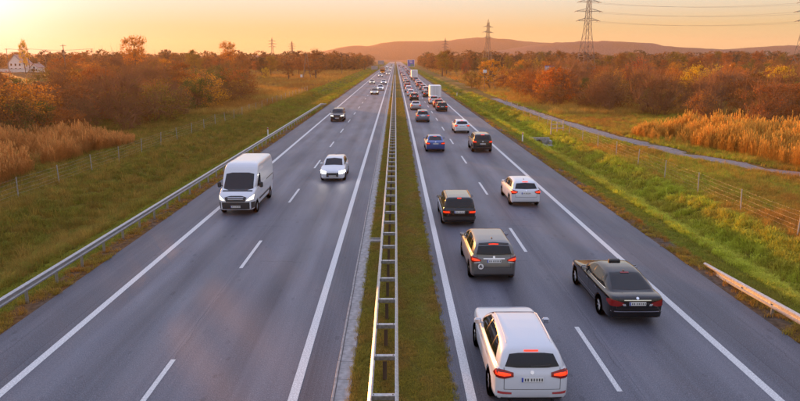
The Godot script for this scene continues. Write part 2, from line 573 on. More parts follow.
func roads() -> void:
	var asphalt := mat(Color(1, 1, 1), 0.62, 0.0, 0.45)
	asphalt.albedo_texture = asphalt_texture()
	asphalt.roughness_texture = noise_tex(31, 0.02, 256, Color(0.8, 0.8, 0.8), Color(1, 1, 1))
	asphalt.roughness = 0.66
	var rl := struct("road", carriageway(ROAD_L0, ROAD_L1), asphalt, "grey asphalt carriageway with oncoming traffic, the white van's side of the barrier", "road")
	var rr := struct("road", carriageway(ROAD_R1, ROAD_R0), asphalt, "grey asphalt carriageway with the dense queue heading away towards the hills", "road")
	# edge lines
	part("edge_line", strip_mesh(-10.06, -9.82, 0.004, 40, -1900), M.paint, rl)
	part("edge_line", strip_mesh(-2.67, -2.43, 0.004, 40, -1900), M.paint, rl)
	part("edge_line", strip_mesh(1.75, 1.99, 0.004, 40, -1900), M.paint, rr)
	part("edge_line", strip_mesh(9.32, 9.56, 0.004, 40, -1900), M.paint, rr)
	# dashes, 4 m long every 12 m
	var dash := strip_mesh(-0.07, 0.07, 0.004, 2.0, -2.0)
	for k in range(-2, 60):
		var p := part("lane_dash", dash, M.paint, rr)
		p.position = Vector3(5.66, 0, -16.8 - 12.0 * k)
	for k in range(-2, 60):
		var p := part("lane_dash", dash, M.paint, rl)
		p.position = Vector3(-6.22, 0, -14.65 - 12.0 * k)
	# narrow coarse shoulder strip next to the gutter
	# gutter of concrete channel slabs
	var gut := struct("gutter", strip_mesh(-1.61, -1.14, -0.05, 40, -900, 0.25), M.concrete, "pale concrete drainage gutter along the central strip", "gutter")
	var gm := MB.new()
	gm.box(Vector3(-1.575, -0.02, 0), Vector3(0.07, 0.09, 0.985), 0.012)
	gm.box(Vector3(-1.345, -0.035, 0), Vector3(0.38, 0.05, 0.985), 0.012)
	var slab := gm.mesh()
	for k in 140:
		var p := part("gutter_slab", slab, M.concrete, gut)
		p.position = Vector3(rng.randf_range(-0.004, 0.004), rng.randf_range(-0.004, 0.004), 6.0 - k)
		p.rotation.y = rng.randf_range(-0.004, 0.004)
	# side outlet of the gutter
	var om := MB.new()
	om.box(Vector3(-0.88, -0.005, 0), Vector3(0.55, 0.06, 0.42), 0.015)
	om.box(Vector3(-0.88, 0.035, 0.24), Vector3(0.55, 0.12, 0.06), 0.015)
	om.box(Vector3(-0.88, 0.035, -0.24), Vector3(0.55, 0.12, 0.06), 0.015)
	var op := part("gutter_outlet", om.mesh(), M.concrete, gut)
	op.position.z = gp(374, 241).z
	# grass strip in the middle
	var mm := MB.new()
	var zs := [40.0]
	while zs[-1] > -1500.0: zs.append(zs[-1] - (0.7 if zs[-1] > -120 else 25.0))
	var nx := 9
	for z in zs:
		for k in nx:
			var x := lerpf(-1.14, 1.43, float(k) / (nx - 1))
			var edge := 0.0 if k > 0 and k < nx - 1 else -0.06
			if k == nx - 1: x += 0.07 * noise.get_noise_1d(z * 2.3)
			mm.v.append(Vector3(x, 0.02 + 0.03 * noise.get_noise_2d(x * 1.3, z * 1.3) + edge, z))
			mm.n.append(Vector3.UP)
			var n2 := noise.get_noise_2d(x * 0.9 + 5, z * 0.4)
			mm.c.append(Color(0.185, 0.165, 0.028).lerp(Color(0.23, 0.155, 0.04), clampf(0.3 + n2 * 1.3, 0, 1)))
			mm.u.append(Vector2(x, z))
	for j in zs.size() - 1:
		for k in nx - 1:
			var a := j * nx + k
			mm.i.append_array(PackedInt32Array([a, a + nx, a + 1, a + 1, a + nx, a + nx + 1]))
	var gmat := mat(Color(1, 1, 1), 0.95, 0.0, 0.2)
	gmat.vertex_color_use_as_albedo = true
	gmat.albedo_texture = noise_tex(12, 0.04, 256, Color(0.6, 0.58, 0.55), Color(1, 1, 1), 6)
	gmat.uv1_triplanar = true
	gmat.uv1_world_triplanar = true
	gmat.uv1_scale = Vector3(0.6, 0.6, 0.6)
	struct("central_strip", mm.mesh(), gmat, "narrow grass strip under the ladder shaped central barrier", "ground")
	# service path
	var pm := MB.new()
	var d := 44.0
	var first := true
	var last := 0
	while d < 135.0:
		var x := path_x(d)
		var tx := (path_x(d + 0.5) - path_x(d - 0.5))
		var side := Vector3(1, 0, tx).normalized() * 1.15
		var c := Vector3(x, 0, -d)
		for k in 5:
			var p := c + side * (k - 2.0) * 0.5
			p.y = land(p.x, p.z) + 0.03 + (0.02 if k == 2 else 0.0)
			if k == 0 or k == 4: p.y -= 0.06
			pm.vert(p, Vector3.UP)
		if not first:
			for k in 4:
				var a := last + k
				var b := pm.v.size() - 5 + k
				pm.i.append_array(PackedInt32Array([a, b, a + 1, a + 1, b, b + 1]))
		first = false
		last = pm.v.size() - 5
		d += 0.7
	var pmat := mat(Color(0.22, 0.20, 0.205), 0.85)
	pmat.albedo_texture = noise_tex(14, 0.03, 256, Color(0.72, 0.72, 0.72), Color(1, 1, 1), 5)
	pmat.uv1_triplanar = true
	pmat.uv1_world_triplanar = true
	pmat.uv1_scale = Vector3(0.3, 0.3, 0.3)
	struct("path", pm.mesh(), pmat, "narrow grey service path curving away behind the wire fence", "path")

func hills() -> void:
	var hm := mat(Color(1, 1, 1), 0.95, 0.0, 0.2)
	hm.vertex_color_use_as_albedo = true
	hm.albedo_texture = noise_tex(15, 0.04, 512, Color(0.45, 0.42, 0.42), Color(1, 1, 1), 6)
	hm.uv1_triplanar = true
	hm.uv1_world_triplanar = true
	hm.uv1_scale = Vector3(0.009, 0.012, 0.012)
	var outlines := [
		[2050.0, [[-400, 60], [150, 60], [260, 56], [300, 54], [322, 51.5], [340, 47.5], [352, 46], [370, 46], [380, 43], [400, 41.3], [445, 41], [460, 38.5], [482, 37.5], [502, 39], [520, 41], [550, 43], [600, 47], [680, 52], [800, 58], [1100, 60]], Color(0.235, 0.165, 0.120), "long wooded hill with two humps on the horizon beyond the road"],
		[1700.0, [[300, 60], [460, 60], [490, 52], [520, 47], [545, 43.5], [575, 41.5], [600, 41], [640, 42.5], [662, 46.5], [690, 48], [720, 49.5], [740, 48.5], [780, 45.5], [800, 45.5], [840, 44], [900, 47], [1100, 52], [1300, 60]], Color(0.20, 0.145, 0.135), "lower mauve hills behind the thicket and the large pylon"],
	]
	for o in outlines:
		var dist: float = o[0]
		var pts: Array = o[1]
		var mb := MB.new()
		var nx := 220
		var rows := 9
		for j in rows:
			var t := float(j) / (rows - 1)
			for i in nx:
				var px: float = lerpf(pts[0][0], pts[-1][0], float(i) / (nx - 1))
				var py := 60.0
				for k in pts.size() - 1:
					if px >= pts[k][0] and px <= pts[k + 1][0]:
						py = lerpf(pts[k][1], pts[k + 1][1], (px - pts[k][0]) / (pts[k + 1][0] - pts[k][0]))
				var x := col_at(px, dist)
				var top := maxf(row_at(py, dist), -2.0)
				var bump := sin(t * PI)
				var z := -dist + lerpf(260.0, -260.0, t)
				var y := lerpf(-3.0, top, pow(bump, 0.8)) + bump * (2.2 * noise.get_noise_2d(x * 0.03, z * 0.03) + 1.6 * noise.get_noise_2d(x * 0.11, z * 0.11))
				mb.v.append(Vector3(x, y, z))
				mb.n.append(Vector3.UP)
				var nn := noise.get_noise_2d(x * 0.006, z * 0.01)
				mb.c.append((o[2] as Color).lerp(Color(0.20, 0.12, 0.05), clampf(nn * 1.2, 0, 0.8)))
				mb.u.append(Vector2.ZERO)
		for j in rows - 1:
			for i in nx - 1:
				var k := j * nx + i
				mb.i.append_array(PackedInt32Array([k, k + nx, k + 1, k + 1, k + nx, k + nx + 1]))
		for j in rows:
			for i in nx:
				var k := j * nx + i
				var a := mb.v[j * nx + mini(i + 1, nx - 1)] - mb.v[j * nx + maxi(i - 1, 0)]
				var b := mb.v[mini(j + 1, rows - 1) * nx + i] - mb.v[maxi(j - 1, 0) * nx + i]
				var nn := a.cross(b).normalized()
				mb.n[k] = nn if nn.y > 0 else -nn
		struct("hill", mb.mesh(), hm, o[3], "hill")

# ------------------------------------------------------------------ crash barriers
# W-beam section in (out, y); out is the side that faces the traffic
func beam_mesh(length: float, face: float) -> ArrayMesh:
	var mb := MB.new()
	var pr := [Vector2(0, 0.155), Vector2(0.025, 0.15), Vector2(0.08, 0.11), Vector2(0.08, 0.06), Vector2(0.02, 0.02), Vector2(0.02, -0.02), Vector2(0.08, -0.06), Vector2(0.08, -0.11), Vector2(0.025, -0.15), Vector2(0, -0.155)]
	for k in pr.size() - 1:
		var a: Vector2 = pr[k]
		var b: Vector2 = pr[k + 1]
		for back in 2:
			var off := -0.006 * back
			var A := Vector3((a.x + off) * face, a.y, 0)
			var B := Vector3((b.x + off) * face, b.y, 0)
			var L := Vector3(0, 0, -length)
			if (face > 0) == (back == 0): mb.quad(A, B, B + L, A + L)
			else: mb.quad(A, A + L, B + L, B)
	return mb.mesh()

func barriers() -> void:
	# central ladder barrier
	var cb := thing("crash_barrier", "ladder shaped double steel barrier on the central grass strip", "barrier")
	var yr := 0.60
	for s in [-1.0, 1.0]:
		var bm := beam_mesh(4.02, s)
		var x: float = -0.29 + s * 0.27
		for k in 75:
			var p := part("rail", bm, M.galv, cb)
			p.position = Vector3(x + (0.003 if k % 2 else 0.0) * s, yr, 10.0 - 4.0 * k)
		var p2 := part("rail", beam_mesh(900.0, s), M.galv, cb)
		p2.position = Vector3(x, yr, -290.0)
	var sp := MB.new()
	sp.box(Vector3(0, 0.055, 0), Vector3(0.55, 0.008, 0.12), 0.0)
	sp.box(Vector3(0, 0.0, 0.058), Vector3(0.55, 0.11, 0.006), 0.0)
	sp.box(Vector3(0, 0.0, -0.058), Vector3(0.55, 0.11, 0.006), 0.0)
	var bolt := MB.new()
	bolt.tube(Vector3(0, 0.058, 0), Vector3(0, 0.075, 0), 0.014, 0.012, 6, true)
	var spm := sp.mesh()
	var bom := bolt.mesh()
	var pm := MB.new()
	pm.box(Vector3(0, 0.2, 0), Vector3(0.10, 0.70, 0.008))
	pm.box(Vector3(-0.048, 0.2, 0.02), Vector3(0.006, 0.70, 0.05))
	pm.box(Vector3(0.048, 0.2, -0.02), Vector3(0.006, 0.70, 0.05))
	var pom := pm.mesh()
	for k in 150:
		var z := 8.6 - 2.0 * k
		var p := part("spacer", spm, M.galv, cb)
		p.position = Vector3(-0.29, yr + 0.06, z)
		if k < 30:
			for s in [-0.22, 0.22]: part("bolt", bom, M.rust, p).position.x = s
		var q := part("post", pom, M.rust, cb)
		q.position = Vector3(-0.29, 0, z)
	# verge barriers
	var lb := thing("crash_barrier", "single steel crash barrier on the verge beside the white van", "barrier")
	var bl := beam_mesh(4.02, 1.0)
	var vp := MB.new()
	vp.box(Vector3(-0.09, 0.25, 0), Vector3(0.10, 0.86, 0.05), 0.004)
	vp.box(Vector3(-0.025, 0.60, 0), Vector3(0.07, 0.10, 0.06), 0.004)
	var vpm := vp.mesh()
	for k in 29:
		var z := 6.0 - 4.0 * k
		var p := part("rail", bl, M.galv, lb)
		p.position = Vector3(-12.62 + (0.003 if k % 2 else 0.0), 0.60, z)
		for j in 2:
			var q := part("post", vpm, M.galv, lb)
			q.position = Vector3(-12.62, 0, z - 1.0 - 2.0 * j)
	var tp := part("rail", beam_mesh(8.1, 1.0), M.galv, lb)
	tp.position = Vector3(-12.62, 0.60, -110.0)
	tp.rotation.x = -0.075
	for j in 4:
		var q := part("post", vpm, M.galv, lb)
		q.position = Vector3(-12.62, -0.10 - 0.15 * j, -111.0 - 2.0 * j)
	var rb := thing("crash_barrier", "steel crash barrier starting from the ground on the verge beyond the black saloon", "barrier")
	var br := beam_mesh(4.02, -1.0)
	for k in 7:
		var p := part("rail", br, M.galv, rb)
		p.position = Vector3(12.2, 0.60, 11.2 - 4.0 * k)
		for j in 2:
			var q := part("post", vpm, M.galv, rb)
			q.position = Vector3(12.2, 0, 10.2 - 4.0 * k - 2.0 * j)
			q.rotation.y = PI
	var e := part("rail", beam_mesh(8.2, -1.0), M.galv, rb)
	e.position = Vector3(12.2, 0.60, -16.8)
	e.rotation = Vector3(-0.080, -0.05, 0)
	for j in 3:
		var q := part("post", vpm, M.galv, rb)
		q.position = Vector3(12.2 + 0.1 * j, -0.12 - 0.16 * j, -17.8 - 2.0 * j)
		q.rotation.y = PI

# ------------------------------------------------------------------ plants
# returns [wood mesh, leaf mesh]; about 1 unit = 1 metre
func plant(seed_: int, height: float, radius: float, bare: float, clumps: int, leaves: int, leaf: float, spread: float, upright := 0.0, twigs := 5) -> Array:
	var r := RandomNumberGenerator.new()
	r.seed = seed_
	var wood := MB.new()
	var lf := MB.new()
	var stems := []
	if bare > 0.1:
		var lean := Vector3(r.randf_range(-0.3, 0.3), 0, r.randf_range(-0.3, 0.3))
		var p0 := Vector3(0, -0.3, 0)
		var segs := 5
		var top := height * 0.82
		for k in segs:
			var t1 := float(k + 1) / segs
			var p1 := Vector3(lean.x * t1 + r.randf_range(-0.1, 0.1), top * t1, lean.z * t1 + r.randf_range(-0.1, 0.1))
			wood.tube(p0, p1, height * 0.02 * (1.15 - float(k) / segs), height * 0.02 * (1.15 - t1), 7)
			stems.append(p1)
			p0 = p1
	else:
		for k in 7:
			var a := r.randf() * TAU
			var q := Vector3(cos(a), 0, sin(a)) * radius * r.randf_range(0.08, 0.5) + Vector3(0, height * r.randf_range(0.3, 0.5), 0)
			wood.tube(Vector3(cos(a) * 0.12, -0.2, sin(a) * 0.12), q, 0.045, 0.03, 5)
			stems.append(q)
	for k in clumps:
		# clump centre in a lumpy ellipsoid
		var a := r.randf() * TAU
		var u := r.randf()
		var yy := lerpf(bare, 0.96, pow(u, 0.85))
		var tt := (yy - bare) / (1.0 - bare)
		var env := sqrt(maxf(0.03, 1.0 - pow(2.0 * absf(tt - 0.42) / 1.16, 2.2)))
		var rr := radius * env * pow(r.randf(), 0.42) * r.randf_range(0.75, 1.15)
		var cpos := Vector3(cos(a) * rr, yy * height, sin(a) * rr)
		var near: Vector3 = stems[0]
		for s in stems:
			if (s as Vector3).distance_to(cpos) < near.distance_to(cpos) and (s as Vector3).y < cpos.y + 0.3: near = s
		var mid := near.lerp(cpos, 0.55) + Vector3(0, -0.08 * height * r.randf(), 0)
		wood.tube(near, mid, 0.035, 0.022, 4)
		wood.tube(mid, cpos, 0.022, 0.008, 4)
		var cr := spread * r.randf_range(0.6, 1.3)
		var tone := r.randf_range(0.72, 1.25)
		var warm := r.randf_range(-0.12, 0.12)
		for b in twigs:
			var e := cpos + Vector3(r.randfn() * cr, absf(r.randfn()) * cr * (1.0 + upright), r.randfn() * cr) * 0.9
			wood.tube(cpos, e, 0.013, 0.005, 3)
		var per := int(leaves * cr / spread)
		for j in per:
			var off := Vector3(r.randfn(), r.randfn() * 0.75, r.randfn()) * cr * 0.52
			if upright > 0: off = Vector3(off.x * 0.7, absf(off.y) * (1.0 + upright), off.z * 0.7)
			var p := cpos + off
			var d1 := Vector3(r.randfn(), r.randfn() + upright, r.randfn()).normalized()
			var d2 := d1.cross(Vector3(r.randfn(), r.randfn(), r.randfn())).normalized()
			var L := leaf * r.randf_range(0.6, 1.35)
			var t := tone * r.randf_range(0.75, 1.25)
			lf.col = Color(t * (1.0 + warm), t, t * (1.0 - warm * 1.5))
			var a0 := p - d1 * L
			var a1 := p + d2 * L * 0.55
			var a2 := p + d1 * L
			var a3 := p - d2 * L * 0.55
			lf.quad(a0, a1, a2, a3)
	return [wood.mesh(), lf.mesh()]

func leaf_mat(c: Color, back := 0.7) -> StandardMaterial3D:
	var m := mat(c, 0.75, 0.0, 0.3)
	m.vertex_color_use_as_albedo = true
	m.backlight_enabled = true
	m.backlight = Color(back, back, back)
	return m

var shrubs := []
var trees := []
var LM := {}

func put_plant(called: String, meshes: Array, leafm: Material, at: Vector3, scale_: float, wide: float, turn: float, label: String, cat: String, group := "") -> void:
	var o := thing(called, label, cat, at, turn, group)
	var w := part("trunk" if called.contains("tree") else "stems", meshes[0], M.bark if called.contains("tree") else M.twig, o)
	var c := part("crown" if called.contains("tree") else "foliage", meshes[1], leafm, o)
	w.scale = Vector3(scale_ * wide, scale_, scale_ * wide)
	c.scale = w.scale

func vegetation() -> void:
	LM.russet = leaf_mat(Color(0.42, 0.130, 0.018))
	LM.brown = leaf_mat(Color(0.32, 0.135, 0.022))
	LM.orange = leaf_mat(Color(0.66, 0.25, 0.022))
	LM.red = leaf_mat(Color(0.66, 0.13, 0.018))
	LM.yellow = leaf_mat(Color(0.80, 0.50, 0.026))
	LM.olive = leaf_mat(Color(0.29, 0.19, 0.020))
	LM.dark = leaf_mat(Color(0.085, 0.060, 0.020))
	LM.ember = leaf_mat(Color(0.64, 0.185, 0.018))
	LM.gold = leaf_mat(Color(0.74, 0.34, 0.020))
	LM.green = leaf_mat(Color(0.155, 0.165, 0.022))
	LM.mauve = leaf_mat(Color(0.32, 0.125, 0.032))
	# shrub shapes about 5 m high
	shrubs.append(plant(101, 5.0, 2.9, 0.06, 70, 62, 0.085, 0.62))
	shrubs.append(plant(102, 5.0, 2.4, 0.05, 64, 60, 0.080, 0.58, 0.6))
	shrubs.append(plant(103, 5.0, 3.3, 0.04, 80, 55, 0.085, 0.66))
	shrubs.append(plant(104, 5.0, 2.1, 0.08, 60, 26, 0.080, 0.62, 0.9, 12))      # thin, twiggy
	shrubs.append(plant(105, 5.0, 2.7, 0.05, 72, 46, 0.095, 0.55, 0.3))
	shrubs.append(plant(106, 5.0, 2.8, 0.05, 78, 9, 0.075, 0.75, 0.8, 20))       # almost bare
	# trees about 10 m high
	trees.append(plant(201, 10.0, 3.3, 0.22, 80, 70, 0.13, 0.85))
	trees.append(plant(202, 10.0, 2.6, 0.18, 70, 70, 0.13, 0.8, 0.4))
	trees.append(plant(203, 10.0, 3.6, 0.45, 52, 60, 0.14, 0.80))            # tall bare trunk
	trees.append(plant(204, 10.0, 2.2, 0.14, 60, 80, 0.12, 0.75, 0.7))
	var forms := ["bushy", "tufted", "spreading", "twiggy", "rounded", "nearly bare"]
	var kinds := {
		"russet": "russet leafed",
		"brown": "faded brown",
		"orange": "orange leafed",
		"olive": "olive green leafed",
		"mauve": "dull reddish brown",
		"green": "still green",
		"gold": "golden yellow",
	}
	# particular plants: [px, base row or distance, height, width factor, leaf, label]
	var special := [
		[700, 118.0, 6.8, 1.25, "yellow", 1, "bright yellow spreading shrub standing out of the russet thicket", "shrub"],
		[672, 130.0, 6.1, 0.9, "orange", 1, "small orange shrub growing beside the bright yellow shrub", "shrub"],
		[634, 150.0, 7.3, 1.05, "red", 3, "scarlet leafed young tree rising out of the brown thicket", "tree"],
		[556, 116.0, 6.4, 1.0, "ember", 4, "red orange shrub in front of the blue framed billboard", "shrub"],
		[543, 122.0, 5.8, 0.95, "orange", 1, "orange shrub at the thicket edge beside the red orange one", "shrub"],
		[491, 178.0, 7.4, 1.05, "gold", 4, "rounded golden orange tree beside the small white board", "tree"],
		[472, 182.0, 4.6, 1.1, "olive", 0, "low olive bush beside the golden orange tree", "shrub"],
		[523, 205.0, 7.6, 1.0, "gold", 1, "orange crowned tree between the golden tree and the billboard", "tree"],
		[537, 225.0, 7.6, 0.8, "yellow", 3, "slim yellow tree close to the billboard", "tree"],
		[466, 260.0, 6.8, 0.7, "red", 3, "small red tree in front of the mauve wood", "tree"],
		[778, 135.0, 6.5, 1.15, "yellow", 4, "broad yellow green shrub near the pylon foot", "shrub"],
		[730, 160.0, 6.9, 0.7, "orange", 1, "small amber shrub behind the bright yellow one", "shrub"],
		[137, 210.0, 15.2, 0.85, "orange", 2, "tall round headed tree rising above the wood beyond the reeds", "tree"],
		[230, 260.0, 14.6, 0.75, "orange", 2, "tall thin stemmed tree with a small tufted crown", "tree"],
		[27, 330.0, 16.5, 0.55, "yellow", 1, "sunlit yellow tree just behind the white house", "tree"],
		[240, 140.0, 3.6, 1.3, "yellow", 4, "low yellow bush in the rough grass field", "shrub"],
		[262, 300.0, 8.6, 1.0, "dark", 0, "dark rounded tree standing on the far side of the field", "tree"],
		[266, 262.0, 4.4, 0.9, "yellow", 1, "small yellow bush in front of the dark rounded tree", "shrub"],
		[5, 66.0, 5.6, 1.25, "orange", 0, "glowing orange shrub behind the pale reed bed", "shrub"],
		[28, 74.0, 5.8, 1.2, "orange", 2, "broad orange shrub behind the reed bed beside a brown one", "shrub"],
	]
	for s in special:
		var d: float = s[1]
		var x := col_at(s[0], d)
		var tree: bool = s[7] == "tree"
		var src: Array = shrubs[s[5]] if not (tree and s[2] > 8.0) else trees[s[5]]
		var base_h := 5.0 if not (tree and s[2] > 8.0) else 10.0
		put_plant("autumn_tree" if tree else "autumn_shrub", src, LM[s[4]], Vector3(x, land(x, -d), -d), s[2] / base_h, s[3], rng.randf() * TAU, s[6], s[7])
	# thickets: right of the path and left of the fence
	var placed := []
	var tries := 0
	while placed.size() < 172 and tries < 6000:
		tries += 1
		var d := 74.0 + pow(rng.randf(), 1.5) * 190.0
		var px := rng.randf_range(505, 850)
		if px < 560 and d < 98 + (560 - px) * 0.6: continue
		var x := col_at(px, d)
		var front := lerpf(102.0, 71.0, clampf((px - 560.0) / 220.0, 0, 1))
		if d < front: continue
		if x < path_x(d) + 4.5: continue
		if px < 700 and px > 575 and d > 200 and d < 240: continue
		var ok := true
		for q in placed:
			if Vector2(q.x - x, q.y + d).length() < 2.7 + d * 0.006: ok = false; break
		if not ok: continue
		placed.append(Vector2(x, -d))
		var k: String = ["russet", "orange", "russet", "mauve", "gold", "olive", "brown", "russet", "orange", "green", "brown"][rng.randi() % 11]
		if d < 95 and k == "orange" and rng.randf() < 0.5: k = "brown"
		var h := rng.randf_range(2.6, 5.3) * (1.0 + clampf((d - 90) / 400.0, 0, 0.35))
		var fm: int = [0, 1, 2, 3, 4, 5, 3][rng.randi() % 7]
		var band := "at the front of the thicket beyond the service path" if d < 105 else ("in the middle of the thicket beyond the service path" if d < 160 else "at the back of the thicket near the large pylon")
		put_plant("autumn_shrub", shrubs[fm], LM[k], Vector3(x, land(x, -d), -d), h / 5.0, rng.randf_range(0.95, 1.35), rng.randf() * TAU, "%s %s shrub %s" % [forms[fm], kinds[k], band], "shrub", "%s shrubs %s" % [forms[fm] + " " + kinds[k], band])
	var left := 0
	tries = 0
	while left < 118 and tries < 6000:
		tries += 1
		var d := 64.0 + pow(rng.randf(), 1.3) * 190.0
		var px := rng.randf_range(-30, 245)
		var x := col_at(px, d)
		var front := lerpf(62.0, 72.0, clampf(px / 130.0, 0, 1)) + maxf(0.0, px - 130) * 0.42
		if d < front or x > -27.0: continue
		if px > 190 and d > 150 and d < 230: continue
		if px < 62 and d > 125: continue
		if px < 130 and px > 60 and d > 150 and rng.randf() < 0.6: continue
		var ok := true
		for q in placed:
			if Vector2(q.x - x, q.y + d).length() < 2.9 + d * 0.006: ok = false; break
		if not ok: continue
		placed.append(Vector2(x, -d))
		left += 1
		var k: String = ["russet", "brown", "brown", "mauve", "orange", "olive", "brown", "russet", "green", "gold"][rng.randi() % 10]
		var h := rng.randf_range(2.8, 5.9) * (1.0 + clampf((d - 90) / 350.0, 0, 0.4))
		var fm: int = [0, 1, 2, 3, 4, 5, 0, 4, 2][rng.randi() % 9]
		var band := "directly behind the brown reed bed" if d < 105 else ("in the thicket behind the brown reed bed" if d < 160 else "at the back of the thicket on the sunset side")
		put_plant("autumn_shrub", shrubs[fm], LM[k], Vector3(x, land(x, -d), -d), h / 5.0, rng.randf_range(0.95, 1.35), rng.randf() * TAU, "%s %s shrub %s" % [forms[fm], kinds[k], band], "shrub", "%s shrubs %s" % [forms[fm] + " " + kinds[k], band])
	# middle distance trees one can tell apart
	var rows := [
		[-20, 330, 250.0, 430.0, 46, ["brown", "russet", "olive", "mauve"], "crowned tree in the belt beyond the rough field", "field edge trees"],
		[425, 560, 290.0, 480.0, 26, ["mauve", "brown", "olive", "dark"], "tree in the wood behind the clearing", "wood edge trees"],
		[540, 830, 260.0, 420.0, 36, ["olive", "brown", "russet"], "tree in the belt behind the thicket", "trees behind the thicket"],
		[325, 375, 420.0, 640.0, 14, ["brown", "mauve", "dark"], "tree on the far field edge beside the motorway", "roadside far trees"],
	]
	for r in rows:
		for k in r[4]:
			var px := lerpf(r[0], r[1], (k + rng.randf()) / r[4])
			var d := rng.randf_range(r[2], r[3])
			var x := col_at(px, d)
			if absf(x) < 20 or (px < 48 and px > 2): continue
			var km: String = r[5][rng.randi() % r[5].size()]
			var h := 6.6 + 5.2 * pow(rng.randf(), 1.8)
			put_plant("autumn_tree", trees[[0, 1, 3][rng.randi() % 3]], LM[km], Vector3(x, land(x, -d), -d), h / 10.0, rng.randf_range(0.9, 1.4), rng.randf() * TAU, "%s %s" % [{"brown": "brown", "russet": "russet", "olive": "olive", "mauve": "dull reddish", "dark": "dark"}[km], r[6]], "tree", r[7] + " " + km)
	# far woods that read as one mass
	var cheap := plant(301, 10.0, 3.6, 0.10, 46, 16, 0.34, 0.95)
	for side in 2:
		var buf := PackedFloat32Array()
		var cnt := 0
		for k in 2200:
			var d := 440.0 + pow(rng.randf(), 1.6) * 1000.0
			var px := rng.randf_range(-60, 372) if side == 0 else rng.randf_range(418, 860)
			var x := col_at(px, d)
			if absf(x) < 24 or (px < 46 and px > -4 and d < 520): continue
			var h := 6.6 + 7.0 * pow(rng.randf(), 2.6) + 2.5 * maxf(0.0, noise.get_noise_2d(x * 0.012, d * 0.012)) + (d - 440) * 0.0015
			var s := h / 10.0
			var a := rng.randf() * TAU
			var wd := s * rng.randf_range(0.9, 1.4)
			var t: Color = [Color(0.12, 0.065, 0.03), Color(0.15, 0.06, 0.025), Color(0.10, 0.075, 0.025), Color(0.09, 0.05, 0.035), Color(0.26, 0.11, 0.025)][mini(rng.randi() % 9, 4) if rng.randf() < 0.85 else 4]
			t = t * rng.randf_range(0.75, 1.25)
			buf.append_array(PackedFloat32Array([cos(a) * wd, 0, sin(a) * wd, x, 0, s, 0, land(x, -d) - 0.2, -sin(a) * wd, 0, cos(a) * wd, -d, t.r, t.g, t.b, 1]))
			cnt += 1
		scatter("far_wood", cheap[1], leaf_mat(Color(1, 1, 1)), buf, cnt, ["distant autumn wood along the horizon on the sunset side", "distant autumn wood below the hills on the pylon side"][side], "wood")

func scatter(called: String, m: Mesh, mt: Material, buf: PackedFloat32Array, cnt: int, label: String, cat: String) -> void:
	var mm := MultiMesh.new()
	mm.transform_format = MultiMesh.TRANSFORM_3D
	mm.use_colors = true
	mm.mesh = m
	mm.instance_count = cnt
	mm.buffer = buf
	var o := MultiMeshInstance3D.new()
	o.name = numbered(called)
	o.multimesh = mm
	o.material_override = mt
	add_child(o)
	o.set_meta("kind", "stuff")
	tag(o, label, cat)

# ------------------------------------------------------------------ grass and reeds
func tuft(seed_: int, blades: int, h: float, r: float, width: float, bend: float) -> ArrayMesh:
	var g := RandomNumberGenerator.new()
	g.seed = seed_
	var mb := MB.new()
	for k in blades:
		var a := g.randf() * TAU
		var p := Vector3(cos(a), 0, sin(a)) * r * sqrt(g.randf())
		var b := g.randf() * TAU
		var out := Vector3(cos(b), 0, sin(b))
		var L := h * g.randf_range(0.55, 1.15)
		var sd := out.cross(Vector3.UP) * width
		var mid := p + Vector3(0, L * 0.6, 0) + out * L * bend * 0.35
		var tip := p + Vector3(0, L * (1.0 - bend * 0.35), 0) + out * L * bend
		var t := g.randf_range(0.75, 1.25)
		mb.col = Color(t, t, t * g.randf_range(0.8, 1.1))
		mb.quad(p - sd, p + sd, mid + sd * 0.7, mid - sd * 0.7)
		mb.tri(mid - sd * 0.7, mid + sd * 0.7, tip)
	return mb.mesh()

func reed(seed_: int) -> ArrayMesh:
	var g := RandomNumberGenerator.new()
	g.seed = seed_
	var mb := MB.new()
	for k in 16:
		var a := g.randf() * TAU
		var p := Vector3(cos(a), 0, sin(a)) * 0.42 * sqrt(g.randf())
		var L := g.randf_range(1.5, 2.25)
		var lean := Vector3(g.randf_range(-0.22, 0.22), 0, g.randf_range(-0.22, 0.22)) + Vector3(0.08, 0, 0.05)
		var top := p + Vector3(0, L, 0) + lean * L * 0.5
		mb.col = Color(0.92, 0.76, 0.55)
		mb.tube(p - Vector3(0, 0.2, 0), top, 0.008, 0.005, 3)
		# hanging leaves
		for j in 5:
			var q := p.lerp(top, g.randf_range(0.25, 0.9))
			var b := g.randf() * TAU
			var o := Vector3(cos(b), g.randf_range(-0.1, 0.7), sin(b)) * g.randf_range(0.25, 0.45)
			var sd := Vector3(-sin(b), 0, cos(b)) * 0.016
			var t := g.randf_range(0.7, 1.1)
			mb.col = Color(1.0 * t, 0.80 * t, 0.54 * t)
			mb.tri(q - sd, q + sd, q + o)
		# plume
		var t2 := g.randf_range(0.85, 1.25)
		mb.col = Color(0.95 * t2, 0.78 * t2, 0.62 * t2)
		for j in 9:
			var q := top + Vector3(0, -0.05 + 0.032 * j, 0) + lean * 0.03 * j
			var b := g.randf() * TAU
			var o := Vector3(cos(b) * 0.07, -0.10, sin(b) * 0.07) + lean * 0.12
			var sd := Vector3(-sin(b), 0.3, cos(b)) * 0.022
			mb.tri(q - sd, q + sd, q + o)
	return mb.mesh()

